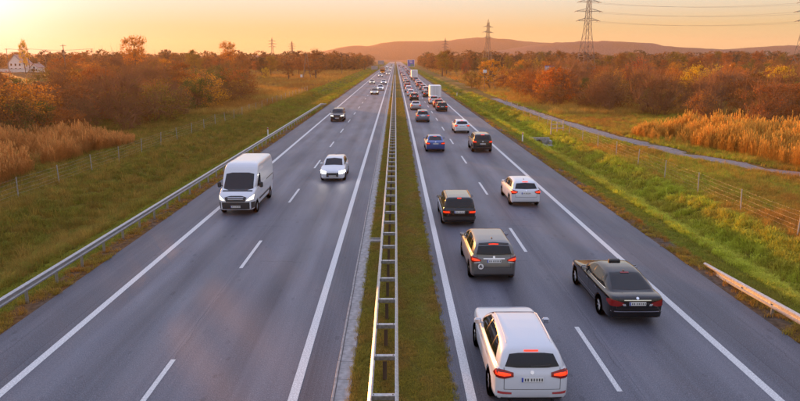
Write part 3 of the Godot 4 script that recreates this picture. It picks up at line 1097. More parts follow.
func grasses() -> void:
	var gm := mat(Color(1, 1, 1), 0.8, 0.0, 0.25)
	gm.vertex_color_use_as_albedo = true
	gm.backlight_enabled = true
	gm.backlight = Color(0.9, 0.9, 0.9)
	var short := tuft(1, 22, 0.085, 0.16, 0.005, 0.75)
	var lushm := tuft(2, 26, 0.26, 0.20, 0.008, 0.85)
	var tall := tuft(3, 22, 0.55, 0.22, 0.006, 0.55)
	var weed := tuft(4, 18, 0.22, 0.16, 0.009, 0.9)
	var B := [PackedFloat32Array(), PackedFloat32Array(), PackedFloat32Array(), PackedFloat32Array(), PackedFloat32Array()]
	var C := [0, 0, 0, 0, 0]
	var add := func(kind: int, x: float, y: float, z: float, s: float, c: Color) -> void:
		var a := rng.randf() * TAU
		var t := rng.randf_range(0.75, 1.25)
		B[kind].append_array(PackedFloat32Array([cos(a) * s, 0, sin(a) * s, x, 0, s * rng.randf_range(0.8, 1.2), 0, y, -sin(a) * s, 0, cos(a) * s, z, c.r * t, c.g * t, c.b * t, 1]))
		C[kind] += 1
	var green := Color(0.285, 0.295, 0.034)
	var lush := Color(0.315, 0.330, 0.030)
	var straw := Color(0.52, 0.33, 0.070)
	var rust := Color(0.44, 0.20, 0.040)
	var olive := Color(0.350, 0.260, 0.040)
	# central strip
	for k in 26000:
		var d := 8.0 + pow(rng.randf(), 1.7) * 130.0
		var x := rng.randf_range(-1.13, 1.45)
		if absf(x + 0.88) < 0.3 and absf(d + gp(374, 241).z) < 0.3: continue
		var n2 := noise.get_noise_2d(x * 0.9 + 5, -d * 0.4)
		var c := Color(0.30, 0.265, 0.042).lerp(Color(0.37, 0.235, 0.056), clampf(0.3 + n2 * 1.4, 0, 1))
		add.call(0, x, 0.0, -d, rng.randf_range(0.7, 1.25), c)
	# both verges
	for k in 150000:
		var d := 10.0 + pow(rng.randf(), 1.6) * 150.0
		var s := 1.0 if rng.randf() < 0.55 else -1.0
		var x := 0.0
		if s > 0:
			x = rng.randf_range(11.9, 11.9 + 8.5 + d * 0.24)
			if d > 20 and absf(x - path_x(d)) < 1.35: continue
		else:
			x = -rng.randf_range(12.05, 12.05 + 11.5 + d * 0.24)
		var z := -d
		var y := land(x, z) - 0.01
		var a := absf(x)
		var n1 := noise.get_noise_2d(x * 0.09 + 100, z * 0.05)
		var n2 := noise.get_noise_2d(x * 0.45 + 33, z * 0.33 + 8)
		if a < (12.8 if s > 0 else 12.95):
			if rng.randf() > clampf(0.05 + (a - 11.9) * 0.9 + n2 * 1.2, 0, 1): continue
			if a < 12.2: y = -0.02
			add.call(3, x, y, z, rng.randf_range(0.4, 1.0), rust.lerp(olive, clampf(0.4 + n2 * 1.5, 0, 1)))
		elif a < (13.9 if s > 0 else 14.5):
			add.call(0, x, y, z, rng.randf_range(0.9, 1.7), green.lerp(olive, clampf(0.15 + n2, 0, 0.8)))
		elif s > 0 and a < 18.4:
			if rng.randf() < 0.08: add.call(2, x, y, z, rng.randf_range(0.5, 0.9), olive.lerp(straw, 0.3))
			else: add.call(1, x, y, z, rng.randf_range(0.6, 1.3) * (1.15 + 1.1 * noise.get_noise_2d(x * 1.2 + 17, z * 0.9)), (lush * 1.6).lerp(olive * 1.5, clampf(0.1 + n1 * 0.8 + n2 * 0.7, 0, 0.85)))
		elif s > 0:
			var q := clampf(0.14 + n1 * 1.2 + n2 * 0.6, 0, 0.85)
			if rng.randf() < 0.45: add.call(2, x, y, z, rng.randf_range(0.5, 1.0), (olive * 1.35).lerp(rust * 1.2, q))
			else: add.call(1, x, y, z, rng.randf_range(0.7, 1.3), (lush * 1.45).lerp(rust * 1.2, q))
		else:
			var n3 := noise.get_noise_2d(x * 1.1 + 3, z * 0.9 + 61)
			var q := clampf(0.45 + n1 * 1.2 + n2 * 1.3 + n3 * 0.9, 0, 1)
			if n3 + rng.randf_range(-0.35, 0.35) > 0.05: add.call(2, x, y, z, rng.randf_range(0.4, 1.1) * (1.0 + n3 * 0.6), (olive * 0.85).lerp(straw * 0.8, q) * rng.randf_range(0.65, 1.2))
			else: add.call(1, x, y, z, rng.randf_range(0.7, 1.7), (green * 0.82).lerp(olive * 0.92, clampf(q + 0.25, 0, 1)))
	# rough far fields
	for k in 60000:
		var d := 95.0 + pow(rng.randf(), 1.5) * 420.0
		var s := -1.0 if rng.randf() < 0.65 else 1.0
		var x := s * rng.randf_range(12.6, 40.0 + d * 0.35)
		if s > 0 and absf(x - path_x(d)) < 2.0: continue
		var n1 := noise.get_noise_2d(x * 0.05 + 100, -d * 0.05)
		if absf(x) < 22.0: add.call(1, x, land(x, -d), -d, rng.randf_range(1.2, 2.4), lush.lerp(olive, clampf(0.3 + n1 * 1.4, 0, 1)))
		else: add.call(2, x, land(x, -d), -d, rng.randf_range(1.2, 2.2), rust.lerp(straw, clampf(0.4 + n1 * 1.4, 0, 1)))
	# reed beds
	for k in 6400:
		var s := 1.0 if k < 3500 else -1.0
		var x := 0.0
		var d := 0.0
		if s > 0:
			var px := rng.randf_range(632, 860)
			var t := (px - 640.0) / 160.0
			d = lerpf(66.0, 48.0, clampf(t, 0, 1.4)) + pow(rng.randf(), 0.8) * lerpf(7.0, 15.0, clampf(t, 0, 1)) * (1.0 if px > 655 else 0.5)
			x = col_at(px, d)
			if x < path_x(d) + 2.2: continue
		else:
			var px := rng.randf_range(-40, 135)
			d = lerpf(41.0, 62.0, clampf(px / 130.0, -0.3, 1)) + rng.randf() * lerpf(20.0, 7.0, clampf(px / 130.0, 0, 1))
			x = col_at(px, d)
			if x > -24.2: continue
		var ppx := 395.5 + x * FOCAL / (d * 0.976 + 1.78)
		var taper := clampf((ppx - 630.0) / 55.0, 0.0, 1.0) if s > 0 else clampf((140.0 - ppx) / 60.0, 0.0, 1.0)
		var rn := noise.get_noise_2d(x * 0.16 + 71, -d * 0.16)
		if rn < (-0.22 if s > 0 else -0.12) + rng.randf_range(-0.1, 0.1): continue
		add.call(4, x, land(x, -d), -d, rng.randf_range(0.45, 1.0) * (0.92 + rn * 0.8) * (1.0 if s > 0 else 0.85) * lerpf(0.3, 1.0, taper), Color(0.76, 0.51, 0.12) if s > 0 else Color(0.70, 0.40, 0.15))
	scatter("grass", short, gm, B[0], C[0], "short mown grass on the central strip and along both kerbs", "grass")
	scatter("grass", lushm, gm, B[1], C[1], "soft green grass covering the ditch banks", "grass")
	scatter("grass", tall, gm, B[2], C[2], "tall straw coloured grass on the banks and rough fields", "grass")
	scatter("weeds", weed, gm, B[3], C[3], "reddish brown weeds at the gravelly asphalt edges", "weeds")
	scatter("reeds", reed(9), gm, B[4], C[4], "pale plumed reeds in beds behind the fences", "reeds")

# ------------------------------------------------------------------ fences, markers, culvert
func fences_and_posts() -> void:
	for side in 2:
		var x := [-22.4, 18.9][side] as float
		var gap := [4.75, 5.1][side] as float
		var f := thing("wire_fence", ["wire fence on thin grey posts in front of the brown reed bed", "wire fence on thin pale posts along the service path"][side], "fence")
		var pm := MB.new()
		pm.tube(Vector3(0, -0.3, 0), Vector3(0, 1.32, 0), 0.036, 0.032, 8, true)
		var pom := pm.mesh()
		var z0 := [-28.0, -24.0][side] as float
		var cnt := [30, 18][side] as int
		var tops := []
		for k in cnt:
			var z := z0 - gap * k
			var y := land(x, z)
			var p := part("post", pom, M.palewood if side else M.galv, f)
			p.position = Vector3(x, y, z)
			p.rotation = Vector3(rng.randf_range(-0.04, 0.04), 0, rng.randf_range(-0.06, 0.06))
			tops.append(Vector3(x, y, z))
		for hgt in [0.15, 0.35, 0.55, 0.8, 1.05, 1.25]:
			var wm := MB.new()
			for k in cnt - 1:
				var a: Vector3 = tops[k] + Vector3(0.045, hgt, 0)
				var b: Vector3 = tops[k + 1] + Vector3(0.045, hgt, 0)
				var mid := a.lerp(b, 0.5) - Vector3(0, 0.03, 0)
				wm.tube(a, mid, 0.003, 0.003, 3)
				wm.tube(mid, b, 0.003, 0.003, 3)
			part("wire", wm.mesh(), M.galv, f)
	# delineators
	var spots := [[522.5, 141.5, "white marker post with a red band beside the culvert"], [268.0, 136.0, "white marker post behind the single crash barrier"], [457.0, 96.0, "small distant white marker post on the verge beside the queue"]]
	for s in spots:
		var g := gp(s[0], s[1], -0.05)
		var o := thing("marker_post", s[2], "marker post", Vector3(g.x, land(g.x, g.z), g.z))
		var a := MB.new()
		a.box(Vector3(0, 0.4, 0), Vector3(0.12, 1.0, 0.10), 0.02)
		part("post", a.mesh(), M.white, o)
		var b := MB.new()
		b.box(Vector3(0, 0.80, 0), Vector3(0.126, 0.16, 0.106), 0.02)
		part("band", b.mesh(), M.red, o)
		var c := MB.new()
		c.box(Vector3(0, 0.80, 0.055), Vector3(0.05, 0.12, 0.008), 0.002)
		part("reflector", c.mesh(), M.tail_dim, o)
	# culvert head in the ditch
	var cp := gp(535, 141, -0.4)
	var cu := thing("culvert", "concrete culvert head with a pipe mouth and stone slabs in the ditch", "culvert", Vector3(cp.x + 0.6, land(cp.x + 0.6, cp.z), cp.z))
	var hb := MB.new()
	hb.box(Vector3(0, 0.30, -0.9), Vector3(2.3, 0.95, 0.25), 0.03)
	hb.box(Vector3(-1.1, 0.2, -0.3), Vector3(0.22, 0.7, 1.1), 0.03)
	hb.box(Vector3(1.1, 0.2, -0.3), Vector3(0.22, 0.7, 1.1), 0.03)
	part("headwall", hb.mesh(), M.concrete, cu)
	var pp := MB.new()
	pp.tube(Vector3(0, 0.2, -0.9), Vector3(0, 0.2, -0.62), 0.36, 0.36, 20, false)
	pp.tube(Vector3(0, 0.2, -0.63), Vector3(0, 0.2, -0.9), 0.30, 0.30, 20, true)
	part("pipe", pp.mesh(), M.plastic, cu)
	for k in 14:
		var sl := MB.new()
		sl.box(Vector3.ZERO, Vector3(0.5, 0.1, 0.42), 0.03)
		var q := part("stone", sl.mesh(), M.concrete, cu)
		q.position = Vector3(-1.6 + 0.62 * (k % 5) + rng.randf_range(-0.08, 0.08), 0.09 + 0.03 * rng.randf(), 0.45 + 0.5 * (k / 5))
		q.rotation = Vector3(rng.randf_range(-0.12, 0.12), rng.randf_range(-0.5, 0.5), rng.randf_range(-0.12, 0.12))
	# pale timber gate frame in the fence line
	var gt := gp(555, 132.5)
	var ga := thing("timber_gate", "pale timber gate frame standing in the fence by the path", "gate", Vector3(18.25, land(18.25, gt.z), gt.z), 0.25)
	var bm := MB.new()
	bm.box(Vector3(0, 0.55, 0), Vector3(0.11, 1.6, 0.11), 0.012)
	var bmm := bm.mesh()
	for x in [-0.75, 0.0, 0.75]:
		part("upright", bmm, M.palewood, ga).position = Vector3(x, 0, 0)
	var rm := MB.new()
	rm.box(Vector3.ZERO, Vector3(1.66, 0.10, 0.07), 0.01)
	var rmm := rm.mesh()
	for y in [1.38, 0.95, 0.5]:
		part("rail", rmm, M.palewood, ga).position = Vector3(0, y, 0.08)

# ------------------------------------------------------------------ vehicle bodies from three outlines
class Grid2:
	var a0: float
	var b0: float
	var h: float
	var na: int
	var nb: int
	var d := PackedFloat32Array()
	func fill(pts: PackedVector2Array, amin: float, amax: float, bmin: float, bmax: float, cell: float) -> void:
		a0 = amin; b0 = bmin; h = cell
		na = int(ceil((amax - amin) / cell)) + 2
		nb = int(ceil((bmax - bmin) / cell)) + 2
		d.resize(na * nb)
		var m := pts.size()
		for ia in na:
			for ib in nb:
				var px := a0 + ia * h
				var py := b0 + ib * h
				var best := 1e9
				var inside := false
				var j := m - 1
				for k in m:
					var ax := pts[k].x
					var ay := pts[k].y
					var ex := pts[j].x - ax
					var ey := pts[j].y - ay
					var wx := px - ax
					var wy := py - ay
					var t := clampf((wx * ex + wy * ey) / (ex * ex + ey * ey + 1e-12), 0.0, 1.0)
					var qx := wx - ex * t
					var qy := wy - ey * t
					var dd := qx * qx + qy * qy
					if dd < best: best = dd
					if (ay > py) != (pts[j].y > py) and px < ex * (py - ay) / (pts[j].y - ay) + ax: inside = not inside
					j = k
				d[ia * nb + ib] = -sqrt(best) if inside else sqrt(best)
	func at(a: float, b: float) -> float:
		var fa := clampf((a - a0) / h, 0.0, na - 1.001)
		var fb := clampf((b - b0) / h, 0.0, nb - 1.001)
		var ia := int(fa)
		var ib := int(fb)
		fa -= ia
		fb -= ib
		var k := ia * nb + ib
		return (d[k] * (1 - fb) + d[k + 1] * fb) * (1 - fa) + (d[k + nb] * (1 - fb) + d[k + nb + 1] * fb) * fa

class Body:
	var L: float
	var W: float
	var top: float
	var g := []           # side, front, plan of the lower body; side, front, plan of the cabin
	var k1 := 0.10
	var k2 := 0.10
	var ks := 0.035
	var arches := []      # Vector3(s, y, r)
	func rounded(p: Array, r: float) -> PackedVector2Array:
		var o := PackedVector2Array()
		var n := p.size()
		for i in n:
			var a: Vector2 = p[(i + n - 1) % n]
			var b: Vector2 = p[i]
			var c: Vector2 = p[(i + 1) % n]
			var u := (a - b).normalized() * minf(r, 0.42 * a.distance_to(b))
			var v := (c - b).normalized() * minf(r, 0.42 * c.distance_to(b))
			o.append(b + u)
			o.append(b + u * 0.25 + v * 0.25)
			o.append(b + v)
		return o
	func f(x: float, y: float, s: float) -> float:
		x = absf(x)
		var a: float = g[0].at(s, y)
		var b: float = g[1].at(x, y)
		var c: float = g[2].at(x, s)
		var q := maxf(k1 - absf(a - b), 0.0)
		a = maxf(a, b) + q * q / (4 * k1)
		q = maxf(k1 - absf(a - c), 0.0)
		a = maxf(a, c) + q * q / (4 * k1)
		var e: float = g[3].at(s, y)
		b = g[4].at(x, y)
		c = g[5].at(x, s)
		q = maxf(k2 - absf(e - b), 0.0)
		e = maxf(e, b) + q * q / (4 * k2)
		q = maxf(k2 - absf(e - c), 0.0)
		e = maxf(e, c) + q * q / (4 * k2)
		q = maxf(ks - absf(a - e), 0.0)
		a = minf(a, e) - q * q / (4 * ks)
		for w in arches:
			var dx: float = s - w.x
			var dy: float = y - w.y
			var cyl := maxf(sqrt(dx * dx + dy * dy) - w.z, W * 0.5 - 0.32 - x)
			a = maxf(a, -cyl)
		return a
	func grad(p: Vector3) -> Vector3:
		var e := 0.02
		return Vector3(f(p.x + e, p.y, p.z) - f(p.x - e, p.y, p.z), f(p.x, p.y + e, p.z) - f(p.x, p.y - e, p.z), f(p.x, p.y, p.z + e) - f(p.x, p.y, p.z - e)).normalized()
	# surface nets over the half x >= 0, mirrored
	func mesh(h: float) -> ArrayMesh:
		var nx := int(ceil((W * 0.5 + 0.05) / h)) + 3
		var ny := int(ceil((top + 0.12) / h)) + 2
		var nz := int(ceil((L + 0.2) / h)) + 2
		var y0 := 0.05
		var s0 := -0.1
		var F := PackedFloat32Array()
		F.resize(nx * ny * nz)
		var T := []
		for o in [0, 3]:
			var sa := PackedFloat32Array()
			var fa := PackedFloat32Array()
			var pa := PackedFloat32Array()
			for iz in nz:
				for iy in ny: sa.append(g[o].at(s0 + iz * h, y0 + iy * h))
				for ix in nx: pa.append(g[o + 2].at(absf((ix - 0.5) * h), s0 + iz * h))
			for iy in ny:
				for ix in nx: fa.append(g[o + 1].at(absf((ix - 0.5) * h), y0 + iy * h))
			T.append([sa, fa, pa])
		var sa0: PackedFloat32Array = T[0][0]
		var fa0: PackedFloat32Array = T[0][1]
		var pa0: PackedFloat32Array = T[0][2]
		var sa1: PackedFloat32Array = T[1][0]
		var fa1: PackedFloat32Array = T[1][1]
		var pa1: PackedFloat32Array = T[1][2]
		var far := 4.0 * h
		var xa := W * 0.5 - 0.32
		for iz in nz:
			for iy in ny:
				var a0 := sa0[iz * ny + iy]
				var e0 := sa1[iz * ny + iy]
				var ra := 9.0
				for w in arches:
					var dx: float = s0 + iz * h - w.x
					var dy: float = y0 + iy * h - w.y
					ra = minf(ra, sqrt(dx * dx + dy * dy) - w.z)
				for ix in nx:
					var a := a0
					var b := fa0[iy * nx + ix]
					var c := pa0[iz * nx + ix]
					var q := maxf(k1 - absf(a - b), 0.0)
					a = maxf(a, b) + q * q / (4 * k1)
					q = maxf(k1 - absf(a - c), 0.0)
					a = maxf(a, c) + q * q / (4 * k1)
					var e := e0
					b = fa1[iy * nx + ix]
					c = pa1[iz * nx + ix]
					q = maxf(k2 - absf(e - b), 0.0)
					e = maxf(e, b) + q * q / (4 * k2)
					q = maxf(k2 - absf(e - c), 0.0)
					e = maxf(e, c) + q * q / (4 * k2)
					q = maxf(ks - absf(a - e), 0.0)
					a = minf(a, e) - q * q / (4 * ks)
					if ra < 0.5: a = maxf(a, -maxf(ra, xa - absf((ix - 0.5) * h)))
					F[(iz * ny + iy) * nx + ix] = a
		var at := PackedInt32Array()
		at.resize(nx * ny * nz)
		at.fill(-1)
		var P := PackedVector3Array()
		var off := [0, 1, nx, nx + 1, nx * ny, nx * ny + 1, nx * ny + nx, nx * ny + nx + 1]
		var edges := [[0, 1], [2, 3], [4, 5], [6, 7], [0, 2], [1, 3], [4, 6], [5, 7], [0, 4], [1, 5], [2, 6], [3, 7]]
		for iz in nz - 1:
			for iy in ny - 1:
				for ix in nx - 1:
					var k := (iz * ny + iy) * nx + ix
					if absf(F[k]) > far: continue
					var sg := F[k] < 0
					if (F[k + off[1]] < 0) == sg and (F[k + off[2]] < 0) == sg and (F[k + off[3]] < 0) == sg and (F[k + off[4]] < 0) == sg and (F[k + off[5]] < 0) == sg and (F[k + off[6]] < 0) == sg and (F[k + off[7]] < 0) == sg:
						continue
					var sum := Vector3.ZERO
					var cnt := 0
					for e in edges:
						var fa := F[k + off[e[0]]]
						var fb := F[k + off[e[1]]]
						if (fa < 0) != (fb < 0):
							var t := fa / (fa - fb)
							var c0 := Vector3(e[0] & 1, (e[0] >> 1) & 1, e[0] >> 2)
							var c1 := Vector3(e[1] & 1, (e[1] >> 1) & 1, e[1] >> 2)
							sum += c0.lerp(c1, t)
							cnt += 1
					sum /= cnt
					var p := Vector3((ix - 0.5 + sum.x) * h, y0 + (iy + sum.y) * h, s0 + (iz + sum.z) * h)
					if ix == 0: p.x = 0.0
					at[k] = P.size()
					P.append(p)
		var N := PackedVector3Array()
		N.resize(P.size())
		for k in P.size():
			var gg := grad(P[k])
			var dv := f(P[k].x, P[k].y, P[k].z)
			if absf(dv) < h: P[k] -= gg * dv * 0.9
			if P[k].x < h * 0.3: P[k].x = maxf(P[k].x, 0.0)
			N[k] = gg
		var I := PackedInt32Array()
		for iz in range(1, nz - 1):
			for iy in range(1, ny - 1):
				for ix in range(1, nx - 1):
					var k := (iz * ny + iy) * nx + ix
					if at[k] < 0: continue
					var s := F[k] < 0
					for ax in 3:
						var k2: int = k + [1, nx, nx * ny][ax]
						if (F[k2] < 0) == s: continue
						var u: int = [nx, nx * ny, 1][ax]
						var w: int = [nx * ny, 1, nx][ax]
						var a := at[k - u - w]
						var b := at[k - w]
						var c := at[k]
						var d := at[k - u]
						if a < 0 or b < 0 or c < 0 or d < 0: continue
						if s: I.append_array(PackedInt32Array([a, c, b, a, d, c]))
						else: I.append_array(PackedInt32Array([a, b, c, a, c, d]))
		var mb := MB.new()
		for side in [1.0, -1.0]:
			var o := mb.v.size()
			for k in P.size():
				mb.v.append(Vector3(P[k].x * side, P[k].y, P[k].z - L * 0.5))
				mb.n.append(Vector3(N[k].x * side, N[k].y, N[k].z))
				mb.c.append(Color(1, 1, 1))
				mb.u.append(Vector2(P[k].z, P[k].y))
			for k in range(0, I.size(), 3):
				if side > 0: mb.i.append_array(PackedInt32Array([I[k] + o, I[k + 1] + o, I[k + 2] + o]))
				else: mb.i.append_array(PackedInt32Array([I[k] + o, I[k + 2] + o, I[k + 1] + o]))
		return mb.mesh()
	# first surface point met along an axis
	func hit(dir: String, a: float, b: float) -> Vector3:
		var p := Vector3.ZERO
		var step := Vector3.ZERO
		match dir:
			"rear": p = Vector3(a, b, L + 0.15); step = Vector3(0, 0, -1)
			"front": p = Vector3(a, b, -0.15); step = Vector3(0, 0, 1)
			"+x": p = Vector3(W * 0.5 + 0.12, b, a); step = Vector3(-1, 0, 0)
			"-x": p = Vector3(-W * 0.5 - 0.12, b, a); step = Vector3(1, 0, 0)
			_: p = Vector3(a, top + 0.1, b); step = Vector3(0, -1, 0)
		for k in 60:
			var v := f(p.x, p.y, p.z)
			if v < 0.0008: return p
			p += step * maxf(v * 0.8, 0.002)
			if absf(step.x) > 0.5 and p.x * step.x > 0.0: break
			if p.z < -0.5 or p.z > L + 0.5: break
		return Vector3(0, -99, 0)
	func tidy(mb: MB) -> void:
		var keep := mb.v[0]
		for q in mb.v:
			if q.y > -50.0: keep = q
		for k in mb.v.size():
			if mb.v[k].y < -50.0: mb.v[k] = keep
	func along(pl: Array, t: float) -> Vector2:
		var u := t * (pl.size() - 1)
		var k := mini(int(u), pl.size() - 2)
		return (pl[k] as Vector2).lerp(pl[k + 1], u - k)
	# a sheet laid on the body between two polylines
	func patch(mb: MB, dir: String, lo: Array, hi: Array, nu: int, nv: int, off := 0.006) -> void:
		var base := mb.v.size()
		for j in nv + 1:
			for i in nu + 1:
				var q := along(lo, float(i) / nu).lerp(along(hi, float(i) / nu), float(j) / nv)
				var p := hit(dir, q.x, q.y)
				var gg := grad(p)
				p += gg * off
				mb.v.append(Vector3(p.x, p.y, p.z - L * 0.5))
				mb.n.append(gg); mb.c.append(Color(1, 1, 1)); mb.u.append(Vector2(float(i) / nu, float(j) / nv))
		for j in nv:
			for i in nu:
				var a := base + j * (nu + 1) + i
				var b := a + 1
				var c := b + nu + 1
				var d := a + nu + 1
				if minf(minf(mb.v[a].y, mb.v[b].y), minf(mb.v[c].y, mb.v[d].y)) < -50.0: continue
				var nn := (mb.v[b] - mb.v[a]).cross(mb.v[c] - mb.v[a])
				if nn.dot(mb.n[a]) > 0: mb.i.append_array(PackedInt32Array([a, c, b, a, d, c]))
				else: mb.i.append_array(PackedInt32Array([a, b, c, a, c, d]))
		tidy(mb)

func V(a: Array) -> Array:
	var o := []
	for k in range(0, a.size(), 2): o.append(Vector2(a[k], a[k + 1]))
	return o

func wheel_meshes(r: float, w: float) -> Array:
	var t := MB.new()
	var ri := r * 0.66
	t.lathe_x(V([-w / 2 + 0.02, ri, -w / 2, ri + 0.03, -w / 2, r - 0.04, -w / 2 + 0.035, r, w / 2 - 0.035, r, w / 2, r - 0.04, w / 2, ri + 0.03, w / 2 - 0.02, ri]), 28)
	var m := MB.new()
	m.lathe_x(V([-w / 2 + 0.02, ri, -w / 2 + 0.012, ri - 0.02, -w / 2 + 0.05, ri - 0.035, 0.0, ri - 0.04, 0.0, 0.05]), 28)
	m.lathe_x(V([w / 2 - 0.05, 0.0, w / 2 - 0.04, 0.06, 0.0, 0.07]), 16)
	for i in m.n.size(): pass
	for k in 7:
		var a := TAU * k / 7
		var bs := Basis(Vector3.RIGHT, a)
		for s in [-1.0, 1.0]:
			m.box(bs * Vector3(s * (w / 2 - 0.045), ri * 0.52, 0), Vector3(0.03, ri * 0.92, 0.055), 0.008, bs)
	m.lathe_x(V([0.0, 0.05, 0.0, ri - 0.04, w / 2 - 0.05, ri - 0.035, w / 2 - 0.012, ri - 0.02, w / 2 - 0.02, ri]), 28)
	return [t.mesh(), m.mesh()]

# builds one vehicle (front towards -z) as a thing with parts
func car(called: String, sp: Dictionary, cell: float) -> Node3D:
	var b := Body.new()
	b.L = sp.L; b.W = sp.W; b.top = sp.H
	var L: float = sp.L
	var W: float = sp.W
	var yb: float = sp.belt
	var ys: float = sp.get("sill", 0.22)
	var rw: float = sp.get("roof_w", W * 0.5 - 0.27)
	var hw := W * 0.5
	b.k1 = sp.get("k1", 0.075)
	b.k2 = sp.get("k2", 0.085)
	var lo: Array = V(sp.lower)
	var gh: Array = V(sp.cabin)
	var g0 := 99.0
	var g1 := 0.0
	for p in gh: g0 = minf(g0, p.x); g1 = maxf(g1, p.x)
	var rear_w: float = sp.get("rear_w", 0.42) * W
	var flo := V([-1.0, ys, hw - 0.12, ys, hw - 0.035, ys + 0.10, hw, ys + 0.32, hw - 0.005, yb - 0.20, hw - 0.05, yb - 0.02, hw - 0.16, yb + 0.10, -1.0, yb + 0.2])
	if sp.has("front_lower"): flo = V(sp.front_lower)
	var plo := V([-1.0, -0.02, 0.26 * W, 0.0, 0.40 * W, 0.10, 0.465 * W, 0.36, 0.5 * W, 0.95, 0.5 * W, L - 1.0, 0.48 * W, L - 0.30, 0.43 * W, L - 0.07, 0.30 * W, L - 0.005, -1.0, L + 0.015])
	var fgh := V([-1.0, yb - 0.3, hw - 0.07, yb - 0.3, hw - 0.085, yb, rw + 0.02, sp.H - 0.12, rw - 0.12, sp.H - 0.015, -1.0, sp.H + 0.01])
	if sp.has("front_cabin"): fgh = V(sp.front_cabin)
	var pgh := V([-1.0, g0 - 0.05, 0.30 * W, g0 + 0.03, 0.42 * W, g0 + 0.35, 0.475 * W, g0 + 1.1, 0.475 * W, g1 - 1.3, rear_w + 0.02 * W, g1 - 0.25, rear_w - 0.02 * W, g1 - 0.03, 0.28 * W, g1 + 0.01, -1.0, g1 + 0.02])
	if sp.has("plan_cabin"): pgh = V(sp.plan_cabin)
	var dims := [[lo, 0], [flo, 1], [plo, 2], [gh, 0], [fgh, 1], [pgh, 2]]
	for k in 6:
		var gr := Grid2.new()
		var pts: PackedVector2Array = b.rounded(dims[k][0], sp.get("round", 0.10) if dims[k][1] != 2 else 0.2)
		match dims[k][1]:
			0: gr.fill(pts, -0.2, L + 0.25, 0.0, sp.H + 0.2, 0.04)
			1: gr.fill(pts, -0.1, hw + 0.2, 0.0, sp.H + 0.2, 0.03)
			2: gr.fill(pts, -0.1, hw + 0.2, -0.2, L + 0.25, 0.04)
		b.g.append(gr)
	var wr: float = sp.get("wheel", 0.32)
	var axles: Array = sp.axles
	for a in axles: b.arches.append(Vector3(a, wr, wr + 0.055))
	var root := thing(called, sp.label, sp.category)
	var paint: Material = sp.paint
	part("body", b.mesh(cell), paint, root)
	# glass
	var w := MB.new()
	if sp.has("rear_glass"):
		b.patch(w, "rear", V(sp.rear_glass[0]), V(sp.rear_glass[1]), 16, 7, 0.004)
		part("rear_window", w.mesh(), M.glass, root)
	w = MB.new()
	b.patch(w, "front", V(sp.wind[0]), V(sp.wind[1]), 18, 9, 0.004)
	part("windscreen", w.mesh(), M.glass, root)
	for s in ["+x", "-x"]:
		if sp.side.size() > 1:
			var s0: Array = sp.side[0]
			var s1: Array = sp.side[-1]
			w = MB.new()
			b.patch(w, s, V([s0[0][0] - 0.06, s0[0][1] - 0.02, s0[0][2], s0[0][3] - 0.02, s1[0][0], s1[0][1] - 0.02, s1[0][2] + 0.04, s1[0][3] - 0.02]), V([s0[1][0] - 0.02, s0[1][1] + 0.02, s0[1][2], s0[1][3] + 0.02, s1[1][0], s1[1][1] + 0.02, s1[1][2] + 0.03, s1[1][3] + 0.018]), 18, 5, 0.002)
			part("window_surround", w.mesh(), M.gloss, root)
		for k in sp.side.size():
			w = MB.new()
			b.patch(w, s, V(sp.side[k][0]), V(sp.side[k][1]), 10, 5, 0.004)
			part("side_window", w.mesh(), M.glass, root)
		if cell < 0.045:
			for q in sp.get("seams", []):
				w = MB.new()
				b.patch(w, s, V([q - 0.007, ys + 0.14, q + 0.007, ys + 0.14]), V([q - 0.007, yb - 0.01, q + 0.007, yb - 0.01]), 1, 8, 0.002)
				part("door_gap_shade", w.mesh(), M.rubber, root)  # shade in the gap between doors, painted as a thin dark strip
			for q in sp.get("seams", []).slice(1):
				w = MB.new()
				b.patch(w, s, V([q - 0.28, yb - 0.13, q - 0.07, yb - 0.13]), V([q - 0.28, yb - 0.10, q - 0.07, yb - 0.10]), 4, 1, 0.022)
				part("door_handle", w.mesh(), paint if not sp.get("chrome", false) else M.chrome, root)
		w = MB.new()
		b.patch(w, s, V([axles[0] + wr + 0.07, ys + 0.02, axles[1] - wr - 0.07, ys + 0.02]), V([axles[0] + wr + 0.07, ys + 0.11, axles[1] - wr - 0.07, ys + 0.11]), 8, 2, 0.008)
		part("sill", w.mesh(), M.plastic, root)
	# lamps; lists are for the x > 0 side
	for m in [1.0, -1.0]:
		var flip := func(a: Array) -> Array:
			var o := []
			for k in range(0, a.size(), 2): o.append(Vector2(a[k] * m, a[k + 1]))
			return o
		var ts := func(a: Array) -> Array:
			return V([a[0], a[1], minf(a[2], L - 0.12), a[3]])
		w = MB.new()
		b.patch(w, "rear", flip.call(sp.tail[0]), flip.call(sp.tail[1]), 8, 5, 0.012)
		if sp.has("tail_side"):
			b.patch(w, "+x" if m > 0 else "-x", ts.call(sp.tail_side[0]), ts.call(sp.tail_side[1]), 5, 5, 0.012)
		var tl := part("tail_light", w.mesh(), M.tail_dim, root)
		if not sp.get("tail_off", false):
			var core := func(a: Array, c: Array, lo_: bool) -> Array:
				var o := []
				for k in range(0, a.size(), 2):
					var fx: float = lerpf(a[k], (a[0] + a[a.size() - 2]) * 0.5, 0.28)
					var fy: float = lerpf(a[k + 1], c[mini(k + 1, c.size() - 1)], 0.30)
					o.append(Vector2(fx * m, fy))
				return o
			w = MB.new()
			b.patch(w, "rear", core.call(sp.tail[0], sp.tail[1], true), core.call(sp.tail[1], sp.tail[0], false), 6, 4, 0.016)
			part("lamp_core", w.mesh(), sp.get("tail_mat", M.tail), tl)
		if sp.has("tail_white"):
			w = MB.new()
			b.patch(w, "rear", flip.call(sp.tail_white[0]), flip.call(sp.tail_white[1]), 4, 2, 0.016)
			part("reversing_lens", w.mesh(), M.lamp_off, tl)
		w = MB.new()
		b.patch(w, "front", flip.call(sp.head[0]), flip.call(sp.head[1]), 8, 5, 0.010)
